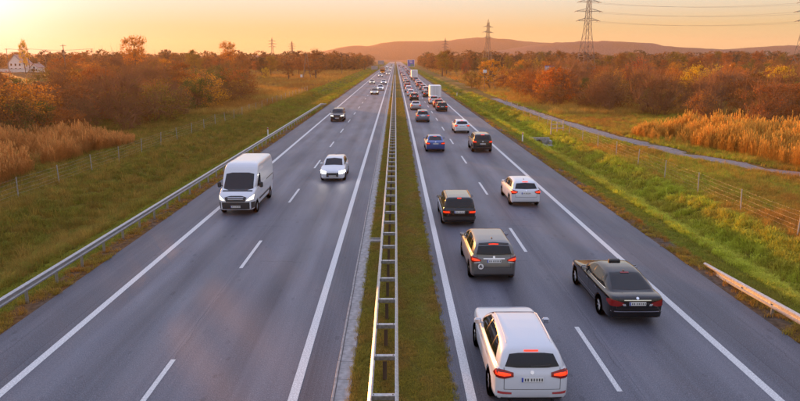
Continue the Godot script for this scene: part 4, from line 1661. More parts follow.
		part("headlight", w.mesh(), sp.get("head_mat", M.lamp_off), root)
		if sp.has("reflector"):
			w = MB.new()
			b.patch(w, "rear", flip.call(sp.reflector[0]), flip.call(sp.reflector[1]), 5, 2, 0.010)
			part("reflector", w.mesh(), M.reflector, root)
		# mirror
		if sp.has("mirror"):
			var mp: Array = sp.mirror
			var hp := b.hit("+x" if m > 0 else "-x", mp[0], mp[1])
			w = MB.new()
			var ctr := Vector3(hp.x + m * (0.13 + mp[2] * 0.5), mp[1] + 0.05, mp[0] - L * 0.5)
			w.box(ctr, Vector3(0.20, 0.16 + mp[2], 0.12), 0.045)
			w.box(Vector3(hp.x + m * 0.05, mp[1], mp[0] - L * 0.5), Vector3(0.16, 0.04, 0.06), 0.012)
			var mi := part("side_mirror", w.mesh(), sp.get("mirror_mat", paint), root)
			w = MB.new()
			w.box(ctr + Vector3(0, 0, 0.058), Vector3(0.15, 0.11 + mp[2], 0.012), 0.004)
			part("mirror_glass", w.mesh(), M.chrome, mi)
	# dark trim sheets: [name, direction, lower edge, upper edge, material]
	for t in sp.get("trim", []):
		w = MB.new()
		b.patch(w, t[1], V(t[2]), V(t[3]), 14, 4, 0.007 if t.size() < 6 else t[5])
		part(t[0], w.mesh(), M[t[4]], root)
	# number plates
	for e in ["rear", "front"]:
		var key: String = e + "_plate"
		if not sp.has(key): continue
		var py: float = sp[key]
		var hp := b.hit(e, 0.0, py)
		var gg := b.grad(hp)
		var d := 1.0 if e == "rear" else -1.0
		var tilt := atan2(gg.y, absf(gg.z)) * -d * 0.8
		w = MB.new()
		w.box(Vector3.ZERO, Vector3(0.52, 0.115, 0.012), 0.004)
		var pl := part("number_plate", w.mesh(), M.plate, root)
		pl.position = Vector3(hp.x, hp.y, hp.z - L * 0.5) + Vector3(gg.x, gg.y, gg.z) * 0.012
		pl.rotation.x = tilt
		w = MB.new()
		w.box(Vector3(-0.235 * d, 0, 0.005 * d), Vector3(0.042, 0.108, 0.008), 0.002)
		part("country_strip", w.mesh(), M.plate_blue, pl)
		w = MB.new()
		for k in 7:
			var x := -0.165 + k * 0.062 + (0.02 if k > 1 else 0.0)
			w.box(Vector3(x * d, 0.0, 0.005 * d), Vector3(0.030, 0.062, 0.0066))
		part("plate_print", w.mesh(), M.ink, pl)
	# tailgate joints, drawn as dark strips painted as the shade in the gaps; wiper
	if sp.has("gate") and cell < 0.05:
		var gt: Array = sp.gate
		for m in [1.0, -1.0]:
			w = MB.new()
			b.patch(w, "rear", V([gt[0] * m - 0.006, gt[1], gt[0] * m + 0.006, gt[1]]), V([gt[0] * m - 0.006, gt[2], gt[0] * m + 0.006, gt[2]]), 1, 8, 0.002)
			part("tailgate_gap_shade", w.mesh(), M.rubber, root)
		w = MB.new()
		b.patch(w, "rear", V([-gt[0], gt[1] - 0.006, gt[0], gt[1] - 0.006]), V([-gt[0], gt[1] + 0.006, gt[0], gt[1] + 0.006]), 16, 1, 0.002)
		part("tailgate_gap_shade", w.mesh(), M.rubber, root)  # painted shade of the gap above the bumper
		if sp.has("wiper"):
			w = MB.new()
			b.patch(w, "rear", V([-0.04, sp.wiper, 0.42, sp.wiper + 0.03]), V([-0.04, sp.wiper + 0.025, 0.42, sp.wiper + 0.045]), 8, 1, 0.022)
			part("wiper", w.mesh(), M.plastic, root)
	# high brake lamp
	if sp.has("high_brake"):
		var hb: Array = sp.high_brake
		w = MB.new()
		b.patch(w, "rear", V([-hb[0], hb[1], hb[0], hb[1]]), V([-hb[0], hb[1] + hb[2], hb[0], hb[1] + hb[2]]), 6, 1, 0.014)
		part("brake_light", w.mesh(), M.tail_dim if sp.get("tail_off", false) else M.brake, root)
	if sp.get("rails", false):
		for s in [-1.0, 1.0]:
			w = MB.new()
			var last := Vector3.ZERO
			for k in 9:
				var t := lerpf(sp.rail_s[0], sp.rail_s[1], k / 8.0)
				var hp := b.hit("top", s * (rw - 0.06), t)
				hp += Vector3(0, 0.035 if k > 0 and k < 8 else 0.0, -L * 0.5)
				if k > 0: w.tube(last, hp, 0.014, 0.014, 6, k == 1 or k == 8)
				last = hp
			part("roof_rail", w.mesh(), sp.get("rail_mat", M.chrome), root)
	if sp.has("badge"):
		var hp := b.hit("rear", 0.0, sp.badge)
		w = MB.new()
		w.tube(Vector3(0, 0, -0.01), Vector3(0, 0, 0.012), 0.045, 0.045, 14, true)
		var bd := part("badge", w.mesh(), M.chrome, root)
		bd.position = Vector3(0, hp.y, hp.z - L * 0.5)
		bd.rotation.x = -atan2(b.grad(hp).y, b.grad(hp).z)
	if sp.has("antenna"):
		var hp := b.hit("top", 0.0, sp.antenna)
		w = MB.new()
		w.box(Vector3(0, hp.y + 0.012, hp.z - L * 0.5), Vector3(0.045, 0.05, 0.13), 0.02)
		part("antenna", w.mesh(), M.plastic, root)
	if sp.has("exhaust"):
		for x in sp.exhaust:
			w = MB.new()
			w.tube(Vector3(x, ys + 0.05, L * 0.5 - 0.25), Vector3(x, ys + 0.05, L * 0.5 + 0.01), 0.035, 0.035, 12, true)
			part("exhaust_pipe", w.mesh(), M.chrome, root)
	# wheels
	var tw: float = sp.get("tyre", 0.22)
	var wm := wheel_meshes(wr, tw)
	for a in axles:
		for m in [-1.0, 1.0]:
			var wh := Node3D.new()
			wh.name = "wheel"
			root.add_child(wh, true)
			wh.position = Vector3(m * (hw - tw * 0.5 - 0.025), wr, a - L * 0.5)
			wh.rotation.x = rng.randf() * TAU
			part("tyre", wm[0], M.rubber, wh)
			part("rim", wm[1], sp.get("rim_mat", M.rim), wh)
	return root

func repaint(o: Node3D, paint: Material) -> void:
	for c in o.get_children():
		if c is MeshInstance3D and (String(c.name).begins_with("body") or String(c.name).begins_with("side_mirror") and not String(c.name).contains("glass")):
			c.material_override = paint

# ------------------------------------------------------------------ the vehicles
func specs() -> Dictionary:
	var S := {}
	S.suv = {"L": 4.63, "W": 1.89, "H": 1.65, "belt": 1.07, "sill": 0.26, "roof_w": 0.60, "k1": 0.13, "k2": 0.15, "wheel": 0.36, "tyre": 0.24, "axles": [0.89, 3.70], "category": "car", "rear_w": 0.415,
		"label": "white sport utility car with lit brake lights in the inner lane",
		"lower": [0.10, 0.26, 0.0, 0.44, 0.0, 0.72, 0.10, 0.90, 0.40, 0.98, 1.30, 1.09, 1.6, 1.12, 4.28, 1.13, 4.52, 1.08, 4.60, 0.82, 4.63, 0.56, 4.55, 0.34, 4.3, 0.26],
		"cabin": [1.10, 0.98, 1.85, 1.45, 2.25, 1.60, 2.75, 1.655, 3.3, 1.645, 3.9, 1.585, 4.18, 1.52, 4.28, 1.45, 4.55, 1.05, 4.4, 0.9, 1.3, 0.9],
		"rear_glass": [[-0.64, 1.15, -0.35, 1.12, 0.35, 1.12, 0.64, 1.15], [-0.52, 1.395, -0.3, 1.415, 0.3, 1.415, 0.52, 1.395]],
		"wind": [[-0.68, 1.10, 0.0, 1.12, 0.68, 1.10], [-0.58, 1.51, 0.0, 1.55, 0.58, 1.51]],
		"side": [[[1.62, 1.14, 2.42, 1.14], [2.12, 1.46, 2.42, 1.50]], [[2.50, 1.14, 3.38, 1.15], [2.50, 1.505, 3.34, 1.48]], [[3.45, 1.16, 3.98, 1.20], [3.41, 1.475, 3.72, 1.43]]],
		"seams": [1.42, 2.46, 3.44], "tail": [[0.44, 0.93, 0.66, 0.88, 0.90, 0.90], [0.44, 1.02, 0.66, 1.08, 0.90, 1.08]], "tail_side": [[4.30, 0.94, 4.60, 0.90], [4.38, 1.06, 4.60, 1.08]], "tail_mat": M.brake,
		"head": [[0.52, 0.66, 0.9, 0.72], [0.50, 0.80, 0.9, 0.86]], "reflector": [[0.48, 0.50, 0.80, 0.50], [0.48, 0.55, 0.80, 0.57]],
		"trim": [["grille", "front", [-0.40, 0.42, 0.40, 0.42], [-0.48, 0.82, 0.48, 0.82], "plastic"], ["valance", "rear", [-0.80, 0.27, 0.80, 0.27], [-0.82, 0.40, 0.82, 0.40], "plastic"], ["window_trim", "-x", [1.55, 1.115, 4.05, 1.165], [1.55, 1.132, 4.05, 1.182], "chrome"], ["window_trim", "+x", [1.55, 1.115, 4.05, 1.165], [1.55, 1.132, 4.05, 1.182], "chrome"]],
		"rear_plate": 0.86, "front_plate": 0.5, "high_brake": [0.17, 1.435, 0.03], "rails": true, "rail_s": [2.1, 4.0], "rail_mat": M.white, "mirror": [1.75, 1.10, 0.0], "badge": 1.02, "gate": [0.66, 0.62, 1.12], "wiper": 1.14, "chrome": false, "exhaust": [-0.5, 0.5]}
	S.sedan = {"L": 4.82, "W": 1.82, "H": 1.455, "belt": 0.94, "sill": 0.20, "roof_w": 0.555, "k2": 0.15, "k1": 0.11, "wheel": 0.33, "tyre": 0.235, "axles": [0.86, 3.71], "category": "car", "rear_w": 0.41,
		"label": "black saloon car with tinted rear window in the outer lane",
		"lower": [0.10, 0.20, 0.0, 0.38, 0.02, 0.60, 0.14, 0.73, 0.5, 0.82, 1.45, 0.95, 3.9, 0.985, 4.55, 1.0, 4.77, 0.95, 4.82, 0.62, 4.80, 0.45, 4.72, 0.28, 4.5, 0.20],
		"cabin": [1.28, 0.88, 1.95, 1.26, 2.30, 1.405, 2.70, 1.455, 3.05, 1.44, 3.40, 1.36, 3.95, 1.14, 4.42, 0.96, 4.2, 0.82, 1.4, 0.80],
		"rear_glass": [[-0.63, 1.045, 0.0, 1.025, 0.63, 1.045], [-0.49, 1.33, 0.0, 1.355, 0.49, 1.33]],
		"wind": [[-0.64, 0.97, 0.0, 0.99, 0.64, 0.97], [-0.54, 1.33, 0.0, 1.37, 0.54, 1.33]],
		"side": [[[1.78, 0.99, 2.52, 0.99], [2.24, 1.25, 2.52, 1.30]], [[2.60, 0.99, 3.42, 1.0], [2.60, 1.305, 3.36, 1.28]], [[3.48, 1.0, 3.80, 1.03], [3.42, 1.28, 3.50, 1.25]]],
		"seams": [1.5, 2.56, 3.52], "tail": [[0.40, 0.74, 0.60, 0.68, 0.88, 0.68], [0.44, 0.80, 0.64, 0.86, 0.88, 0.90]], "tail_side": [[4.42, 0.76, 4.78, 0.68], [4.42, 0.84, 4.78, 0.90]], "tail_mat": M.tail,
		"tail_white": [[0.36, 0.70, 0.44, 0.70], [0.38, 0.76, 0.48, 0.76]],
		"head": [[0.50, 0.52, 0.86, 0.55], [0.50, 0.70, 0.86, 0.74]],
		"trim": [["grille", "front", [-0.36, 0.50, 0.36, 0.50], [-0.40, 0.70, 0.40, 0.70], "chrome"], ["valance", "rear", [-0.76, 0.21, 0.76, 0.21], [-0.78, 0.33, 0.78, 0.33], "plastic"], ["lid_strip", "rear", [-0.42, 0.86, 0.42, 0.86], [-0.42, 0.885, 0.42, 0.885], "chrome"],
			["bumper_strip", "rear", [-0.80, 0.50, 0.80, 0.50], [-0.80, 0.525, 0.80, 0.525], "chrome"], ["side_strip", "-x", [1.3, 0.47, 3.3, 0.47], [1.3, 0.50, 3.3, 0.50], "chrome"], ["side_strip", "+x", [1.3, 0.47, 3.3, 0.47], [1.3, 0.50, 3.3, 0.50], "chrome"], ["window_trim", "-x", [1.7, 0.963, 3.95, 0.975], [1.7, 0.98, 3.95, 0.992], "chrome"], ["window_trim", "+x", [1.7, 0.963, 3.95, 0.975], [1.7, 0.98, 3.95, 0.992], "chrome"]],
		"rear_plate": 0.765, "front_plate": 0.4, "high_brake": [0.14, 1.325, 0.02], "mirror": [1.95, 0.97, 0.0], "badge": 0.93, "gate": [0.64, 0.60, 0.97], "antenna": 3.35, "chrome": true, "tail_off": true}
	S.mpv = {"L": 4.36, "W": 1.80, "H": 1.56, "belt": 1.03, "sill": 0.20, "roof_w": 0.64, "wheel": 0.32, "tyre": 0.225, "axles": [0.88, 3.58], "category": "car", "rear_w": 0.43,
		"label": "grey compact family car with a round sticker on its tailgate",
		"lower": [0.08, 0.20, 0.0, 0.38, 0.02, 0.62, 0.10, 0.78, 0.45, 0.90, 1.05, 1.02, 3.9, 1.07, 4.22, 1.04, 4.31, 0.76, 4.36, 0.56, 4.32, 0.30, 4.1, 0.20],
		"cabin": [0.92, 0.92, 1.72, 1.43, 2.2, 1.55, 3.1, 1.555, 3.72, 1.50, 3.98, 1.44, 4.06, 1.38, 4.25, 1.00, 4.1, 0.85, 1.0, 0.85],
		"rear_glass": [[-0.66, 1.08, 0.0, 1.06, 0.66, 1.08], [-0.57, 1.37, 0.0, 1.39, 0.57, 1.37]],
		"wind": [[-0.64, 1.03, 0.0, 1.05, 0.64, 1.03], [-0.56, 1.42, 0.0, 1.46, 0.56, 1.42]],
		"side": [[[1.30, 1.06, 2.14, 1.08], [1.86, 1.40, 2.14, 1.43]], [[2.22, 1.08, 3.10, 1.09], [2.22, 1.435, 3.06, 1.42]], [[3.16, 1.09, 3.72, 1.14], [3.12, 1.42, 3.52, 1.38]]],
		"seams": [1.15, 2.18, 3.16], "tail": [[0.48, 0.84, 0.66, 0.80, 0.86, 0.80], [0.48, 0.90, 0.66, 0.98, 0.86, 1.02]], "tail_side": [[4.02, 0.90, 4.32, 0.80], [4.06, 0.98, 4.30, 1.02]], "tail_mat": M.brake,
		"tail_white": [[0.52, 0.79, 0.74, 0.76], [0.52, 0.83, 0.74, 0.80]],
		"head": [[0.48, 0.62, 0.86, 0.66], [0.50, 0.76, 0.86, 0.84]],
		"trim": [["grille", "front", [-0.40, 0.46, 0.40, 0.46], [-0.42, 0.72, 0.42, 0.72], "plastic"], ["valance", "rear", [-0.72, 0.21, 0.72, 0.21], [-0.74, 0.34, 0.74, 0.34], "plastic"], ["handle_strip", "rear", [-0.40, 0.915, 0.40, 0.915], [-0.40, 0.945, 0.40, 0.945], "chrome", 0.02], ["spoiler", "rear", [-0.56, 1.405, 0.0, 1.425, 0.56, 1.405], [-0.55, 1.435, 0.0, 1.455, 0.55, 1.435], "plastic", 0.03]],
		"rear_plate": 0.84, "front_plate": 0.42, "high_brake": [0.18, 1.405, 0.035], "mirror": [1.45, 1.06, 0.0], "badge": 0.985, "gate": [0.62, 0.60, 1.06], "wiper": 1.08, "antenna": 3.5}
	S.hatch = {"L": 4.20, "W": 1.75, "H": 1.48, "belt": 0.96, "sill": 0.20, "roof_w": 0.62, "wheel": 0.31, "tyre": 0.21, "axles": [0.85, 3.43], "category": "car", "rear_w": 0.43,
		"label": "white hatchback following the inner queue in the outer lane",
		"lower": [0.08, 0.20, 0.0, 0.38, 0.02, 0.60, 0.12, 0.74, 0.45, 0.84, 1.10, 0.96, 3.8, 1.02, 4.08, 1.0, 4.16, 0.74, 4.20, 0.54, 4.15, 0.28, 3.95, 0.20],
		"cabin": [0.98, 0.86, 1.80, 1.37, 2.22, 1.47, 2.9, 1.475, 3.5, 1.41, 3.74, 1.35, 4.06, 0.95, 3.95, 0.80, 1.1, 0.80],
		"rear_glass": [[-0.62, 1.03, 0.0, 1.01, 0.62, 1.03], [-0.52, 1.30, 0.0, 1.33, 0.52, 1.30]],
		"wind": [[-0.62, 0.98, 0.0, 1.0, 0.62, 0.98], [-0.54, 1.35, 0.0, 1.39, 0.54, 1.35]],
		"side": [[[1.38, 1.00, 2.10, 1.01], [1.92, 1.33, 2.10, 1.35]], [[2.18, 1.01, 3.02, 1.03], [2.18, 1.355, 2.96, 1.34]], [[3.09, 1.04, 3.50, 1.08], [3.03, 1.34, 3.26, 1.30]]],
		"seams": [1.2, 2.14, 3.05], "tail": [[0.50, 0.82, 0.66, 0.76, 0.84, 0.74], [0.46, 0.90, 0.64, 0.96, 0.84, 1.00]], "tail_side": [[3.86, 0.86, 4.16, 0.76], [3.88, 0.96, 4.13, 1.00]], "tail_mat": M.brake,
		"head": [[0.46, 0.58, 0.84, 0.62], [0.46, 0.70, 0.84, 0.80]],
		"trim": [["grille", "front", [-0.40, 0.36, 0.40, 0.36], [-0.42, 0.62, 0.42, 0.62], "plastic"], ["valance", "rear", [-0.70, 0.21, 0.70, 0.21], [-0.72, 0.32, 0.72, 0.32], "plastic"]],
		"rear_plate": 0.80, "front_plate": 0.40, "high_brake": [0.16, 1.35, 0.03], "mirror": [1.55, 0.99, 0.0], "badge": 0.95, "gate": [0.60, 0.58, 1.0], "wiper": 1.03, "antenna": 3.2}
	S.estate = {"L": 4.25, "W": 1.74, "H": 1.50, "belt": 0.94, "sill": 0.21, "roof_w": 0.66, "wheel": 0.31, "tyre": 0.2, "axles": [0.82, 3.30], "category": "car", "rear_w": 0.45, "k1": 0.06, "k2": 0.06,
		"label": "boxy black hatchback with wide red tail lights in the inner lane",
		"lower": [0.06, 0.21, 0.0, 0.38, 0.02, 0.62, 0.10, 0.76, 0.45, 0.83, 1.12, 0.94, 3.8, 0.97, 4.18, 0.95, 4.22, 0.74, 4.25, 0.54, 4.20, 0.28, 4.0, 0.21],
		"cabin": [1.02, 0.84, 1.75, 1.40, 2.1, 1.49, 3.2, 1.495, 3.82, 1.46, 3.92, 1.42, 4.16, 0.93, 4.0, 0.78, 1.1, 0.78],
		"rear_glass": [[-0.66, 0.99, 0.0, 0.98, 0.66, 0.99], [-0.58, 1.37, 0.0, 1.39, 0.58, 1.37]],
		"wind": [[-0.64, 0.96, 0.0, 0.97, 0.64, 0.96], [-0.58, 1.38, 0.0, 1.41, 0.58, 1.38]],
		"side": [[[1.36, 0.98, 2.06, 0.98], [1.84, 1.36, 2.06, 1.38]], [[2.14, 0.98, 2.95, 0.99], [2.14, 1.385, 2.92, 1.38]], [[3.02, 0.99, 3.72, 1.01], [2.99, 1.38, 3.58, 1.36]]],
		"seams": [1.2, 2.10, 3.0], "tail": [[0.44, 0.70, 0.84, 0.70], [0.44, 0.86, 0.84, 0.86]], "tail_side": [[4.06, 0.70, 4.24, 0.70], [4.06, 0.86, 4.22, 0.86]], "tail_mat": M.brake,
		"head": [[0.46, 0.58, 0.82, 0.58], [0.46, 0.74, 0.82, 0.74]],
		"trim": [["grille", "front", [-0.42, 0.58, 0.42, 0.58], [-0.42, 0.72, 0.42, 0.72], "plastic"], ["bumper", "rear", [-0.80, 0.40, 0.80, 0.40], [-0.80, 0.56, 0.80, 0.56], "plastic", 0.03], ["valance", "rear", [-0.70, 0.22, 0.70, 0.22], [-0.72, 0.32, 0.72, 0.32], "plastic"]],
		"rear_plate": 0.78, "front_plate": 0.42, "high_brake": [0.10, 1.40, 0.03], "mirror": [1.5, 0.97, 0.0], "rails": true, "rail_s": [1.9, 3.8], "rail_mat": M.plastic, "gate": [0.64, 0.60, 0.97], "wiper": 0.99}
	S.small_suv = {"L": 4.35, "W": 1.82, "H": 1.68, "belt": 1.08, "sill": 0.26, "roof_w": 0.67, "wheel": 0.35, "tyre": 0.23, "axles": [0.84, 3.48], "category": "car", "rear_w": 0.45, "k1": 0.10, "k2": 0.09,
		"label": "dark off road style car in the outer lane ahead of the white hatchback",
		"lower": [0.08, 0.26, 0.0, 0.44, 0.0, 0.74, 0.10, 0.94, 0.42, 1.02, 1.15, 1.10, 4.0, 1.13, 4.28, 1.10, 4.32, 0.82, 4.35, 0.60, 4.30, 0.36, 4.1, 0.26],
		"cabin": [1.05, 0.98, 1.78, 1.55, 2.15, 1.66, 3.2, 1.68, 3.95, 1.62, 4.06, 1.57, 4.28, 1.06, 4.1, 0.92, 1.2, 0.92],
		"rear_glass": [[-0.62, 1.14, 0.0, 1.13, 0.62, 1.14], [-0.54, 1.50, 0.0, 1.52, 0.54, 1.50]],
		"wind": [[-0.66, 1.12, 0.0, 1.13, 0.66, 1.12], [-0.58, 1.54, 0.0, 1.57, 0.58, 1.54]],
		"side": [[[1.42, 1.14, 2.14, 1.15], [1.90, 1.51, 2.14, 1.54]], [[2.22, 1.15, 3.02, 1.16], [2.22, 1.545, 3.0, 1.54]], [[3.09, 1.17, 3.75, 1.22], [3.07, 1.54, 3.62, 1.50]]],
		"seams": [1.25, 2.18, 3.06], "tail": [[0.50, 0.90, 0.86, 0.88], [0.56, 1.06, 0.86, 1.10]], "tail_side": [[4.08, 0.90, 4.33, 0.88], [4.10, 1.10, 4.30, 1.10]], "tail_mat": M.brake,
		"head": [[0.48, 0.72, 0.86, 0.76], [0.48, 0.86, 0.86, 0.92]],
		"trim": [["grille", "front", [-0.42, 0.52, 0.42, 0.52], [-0.46, 0.86, 0.46, 0.86], "plastic"], ["bumper", "rear", [-0.80, 0.30, 0.80, 0.30], [-0.82, 0.56, 0.82, 0.56], "plastic", 0.02]],
		"rear_plate": 0.80, "front_plate": 0.5, "high_brake": [0.16, 1.555, 0.03], "mirror": [1.6, 1.12, 0.0], "rails": true, "rail_s": [1.95, 3.9], "rail_mat": M.plastic, "badge": 1.0}
	S.saloon = {"L": 4.50, "W": 1.77, "H": 1.44, "belt": 0.94, "sill": 0.20, "roof_w": 0.60, "wheel": 0.31, "tyre": 0.21, "axles": [0.85, 3.48], "category": "car", "rear_w": 0.41,
		"label": "blue saloon car with a light rear window edge in the inner lane",
		"lower": [0.10, 0.20, 0.0, 0.38, 0.02, 0.60, 0.14, 0.72, 0.5, 0.80, 1.35, 0.94, 3.7, 0.99, 4.30, 1.02, 4.46, 0.98, 4.50, 0.66, 4.48, 0.48, 4.40, 0.28, 4.2, 0.20],
		"cabin": [1.25, 0.84, 2.05, 1.34, 2.5, 1.43, 3.0, 1.435, 3.4, 1.38, 4.05, 0.98, 3.9, 0.82, 1.3, 0.80],
		"rear_glass": [[-0.58, 1.05, 0.0, 1.04, 0.58, 1.05], [-0.49, 1.34, 0.0, 1.37, 0.49, 1.34]],
		"wind": [[-0.62, 0.97, 0.0, 0.99, 0.62, 0.97], [-0.53, 1.32, 0.0, 1.36, 0.53, 1.32]],
		"side": [[[1.66, 0.99, 2.38, 0.99], [2.16, 1.30, 2.38, 1.32]], [[2.46, 0.99, 3.22, 1.0], [2.46, 1.325, 3.2, 1.30]], [[3.28, 1.01, 3.66, 1.04], [3.25, 1.295, 3.40, 1.27]]],
		"seams": [1.4, 2.42, 3.3], "tail": [[0.46, 0.74, 0.85, 0.72], [0.50, 0.90, 0.85, 0.94]], "tail_side": [[4.20, 0.76, 4.47, 0.72], [4.22, 0.92, 4.45, 0.94]], "tail_mat": M.brake,
		"head": [[0.46, 0.52, 0.84, 0.56], [0.46, 0.66, 0.84, 0.74]],
		"trim": [["grille", "front", [-0.40, 0.46, 0.40, 0.46], [-0.42, 0.66, 0.42, 0.66], "plastic"], ["valance", "rear", [-0.70, 0.21, 0.70, 0.21], [-0.72, 0.32, 0.72, 0.32], "plastic"]],
		"rear_plate": 0.80, "front_plate": 0.40, "high_brake": [0.14, 1.33, 0.02], "mirror": [1.85, 0.97, 0.0], "badge": 0.95}
	S.van = {"L": 5.91, "W": 1.99, "H": 2.62, "belt": 1.36, "sill": 0.30, "roof_w": 0.86, "wheel": 0.34, "tyre": 0.22, "axles": [1.0, 4.66], "category": "van", "k1": 0.10, "k2": 0.10, "round": 0.16,
		"label": "white high roofed panel van with black bumper and grille driving towards the bridge",
		"lower": [0.12, 0.28, 0.0, 0.44, 0.0, 0.80, 0.10, 1.00, 0.35, 1.16, 0.95, 1.36, 1.4, 1.45, 5.86, 1.45, 5.90, 1.0, 5.91, 0.55, 5.8, 0.32],
		"front_lower": [-1.0, 0.28, 0.90, 0.28, 0.96, 0.40, 0.995, 0.80, 0.99, 1.30, 0.96, 1.50, -1.0, 1.60],
		"cabin": [0.72, 1.20, 1.55, 2.12, 1.75, 2.38, 2.05, 2.55, 2.6, 2.61, 5.55, 2.60, 5.80, 2.54, 5.90, 1.2, 5.8, 0.9, 1.0, 0.95],
		"front_cabin": [-1.0, 0.95, 0.985, 0.95, 0.985, 1.40, 0.955, 1.95, 0.895, 2.42, 0.80, 2.57, 0.5, 2.61, -1.0, 2.62],
		"plan_cabin": [-1.0, 0.66, 0.45, 0.70, 0.75, 0.80, 0.90, 1.05, 0.985, 1.6, 0.995, 2.2, 0.995, 5.6, 0.97, 5.84, 0.90, 5.90, -1.0, 5.905],
		"rear_glass": [[-0.75, 1.55, -0.05, 1.55], [-0.72, 2.15, -0.05, 2.15]],
		"wind": [[-0.80, 1.34, -0.5, 1.28, 0.5, 1.28, 0.80, 1.34], [-0.76, 2.04, -0.45, 2.10, 0.45, 2.10, 0.76, 2.04]],
		"side": [[[1.22, 1.36, 2.10, 1.40], [1.72, 2.0, 2.10, 2.02]]],
		"seams": [1.12, 2.20, 3.45], "high_seams": true, "tail": [[0.86, 0.95, 0.97, 0.95], [0.86, 1.35, 0.97, 1.35]], "tail_mat": M.tail_dim,
		"head": [[0.56, 0.84, 0.90, 0.88], [0.66, 0.93, 0.93, 1.12]], "head_mat": M.lamp,
		"trim": [["front_bumper", "front", [-0.95, 0.27, 0.95, 0.27], [-0.97, 0.76, 0.97, 0.76], "plastic", 0.012], ["grille", "front", [-0.50, 0.78, 0.50, 0.78], [-0.58, 1.00, -0.3, 1.07, 0.3, 1.07, 0.58, 1.00], "plastic", 0.012], ["front_bumper", "-x", [0.16, 0.30, 0.60, 0.30], [0.16, 0.76, 0.60, 0.72], "plastic", 0.012], ["front_bumper", "+x", [0.16, 0.30, 0.60, 0.30], [0.16, 0.76, 0.60, 0.72], "plastic", 0.012], ["grille_bar", "front", [-0.40, 0.90, 0.40, 0.90], [-0.40, 0.92, 0.40, 0.92], "rim", 0.022], ["grille_bar", "front", [-0.42, 0.98, 0.42, 0.98], [-0.42, 1.0, 0.42, 1.0], "rim", 0.022], ["rub_strip", "-x", [1.5, 0.62, 4.2, 0.62], [1.5, 0.72, 4.2, 0.72], "plastic", 0.02], ["rub_strip", "+x", [1.5, 0.62, 4.2, 0.62], [1.5, 0.72, 4.2, 0.72], "plastic", 0.02],
			["cowl", "front", [-0.80, 1.235, 0.80, 1.235], [-0.80, 1.275, 0.80, 1.275], "plastic", 0.012], ["slide_rail", "-x", [3.5, 1.36, 5.6, 1.36], [3.5, 1.41, 5.6, 1.41], "plastic", 0.012], ["slide_rail", "+x", [3.5, 1.36, 5.6, 1.36], [3.5, 1.41, 5.6, 1.41], "plastic", 0.012]],
		"front_plate": 0.52, "mirror": [1.32, 1.42, 0.14], "mirror_mat": M.plastic, "rim_mat": M.grey_sign}
	return S

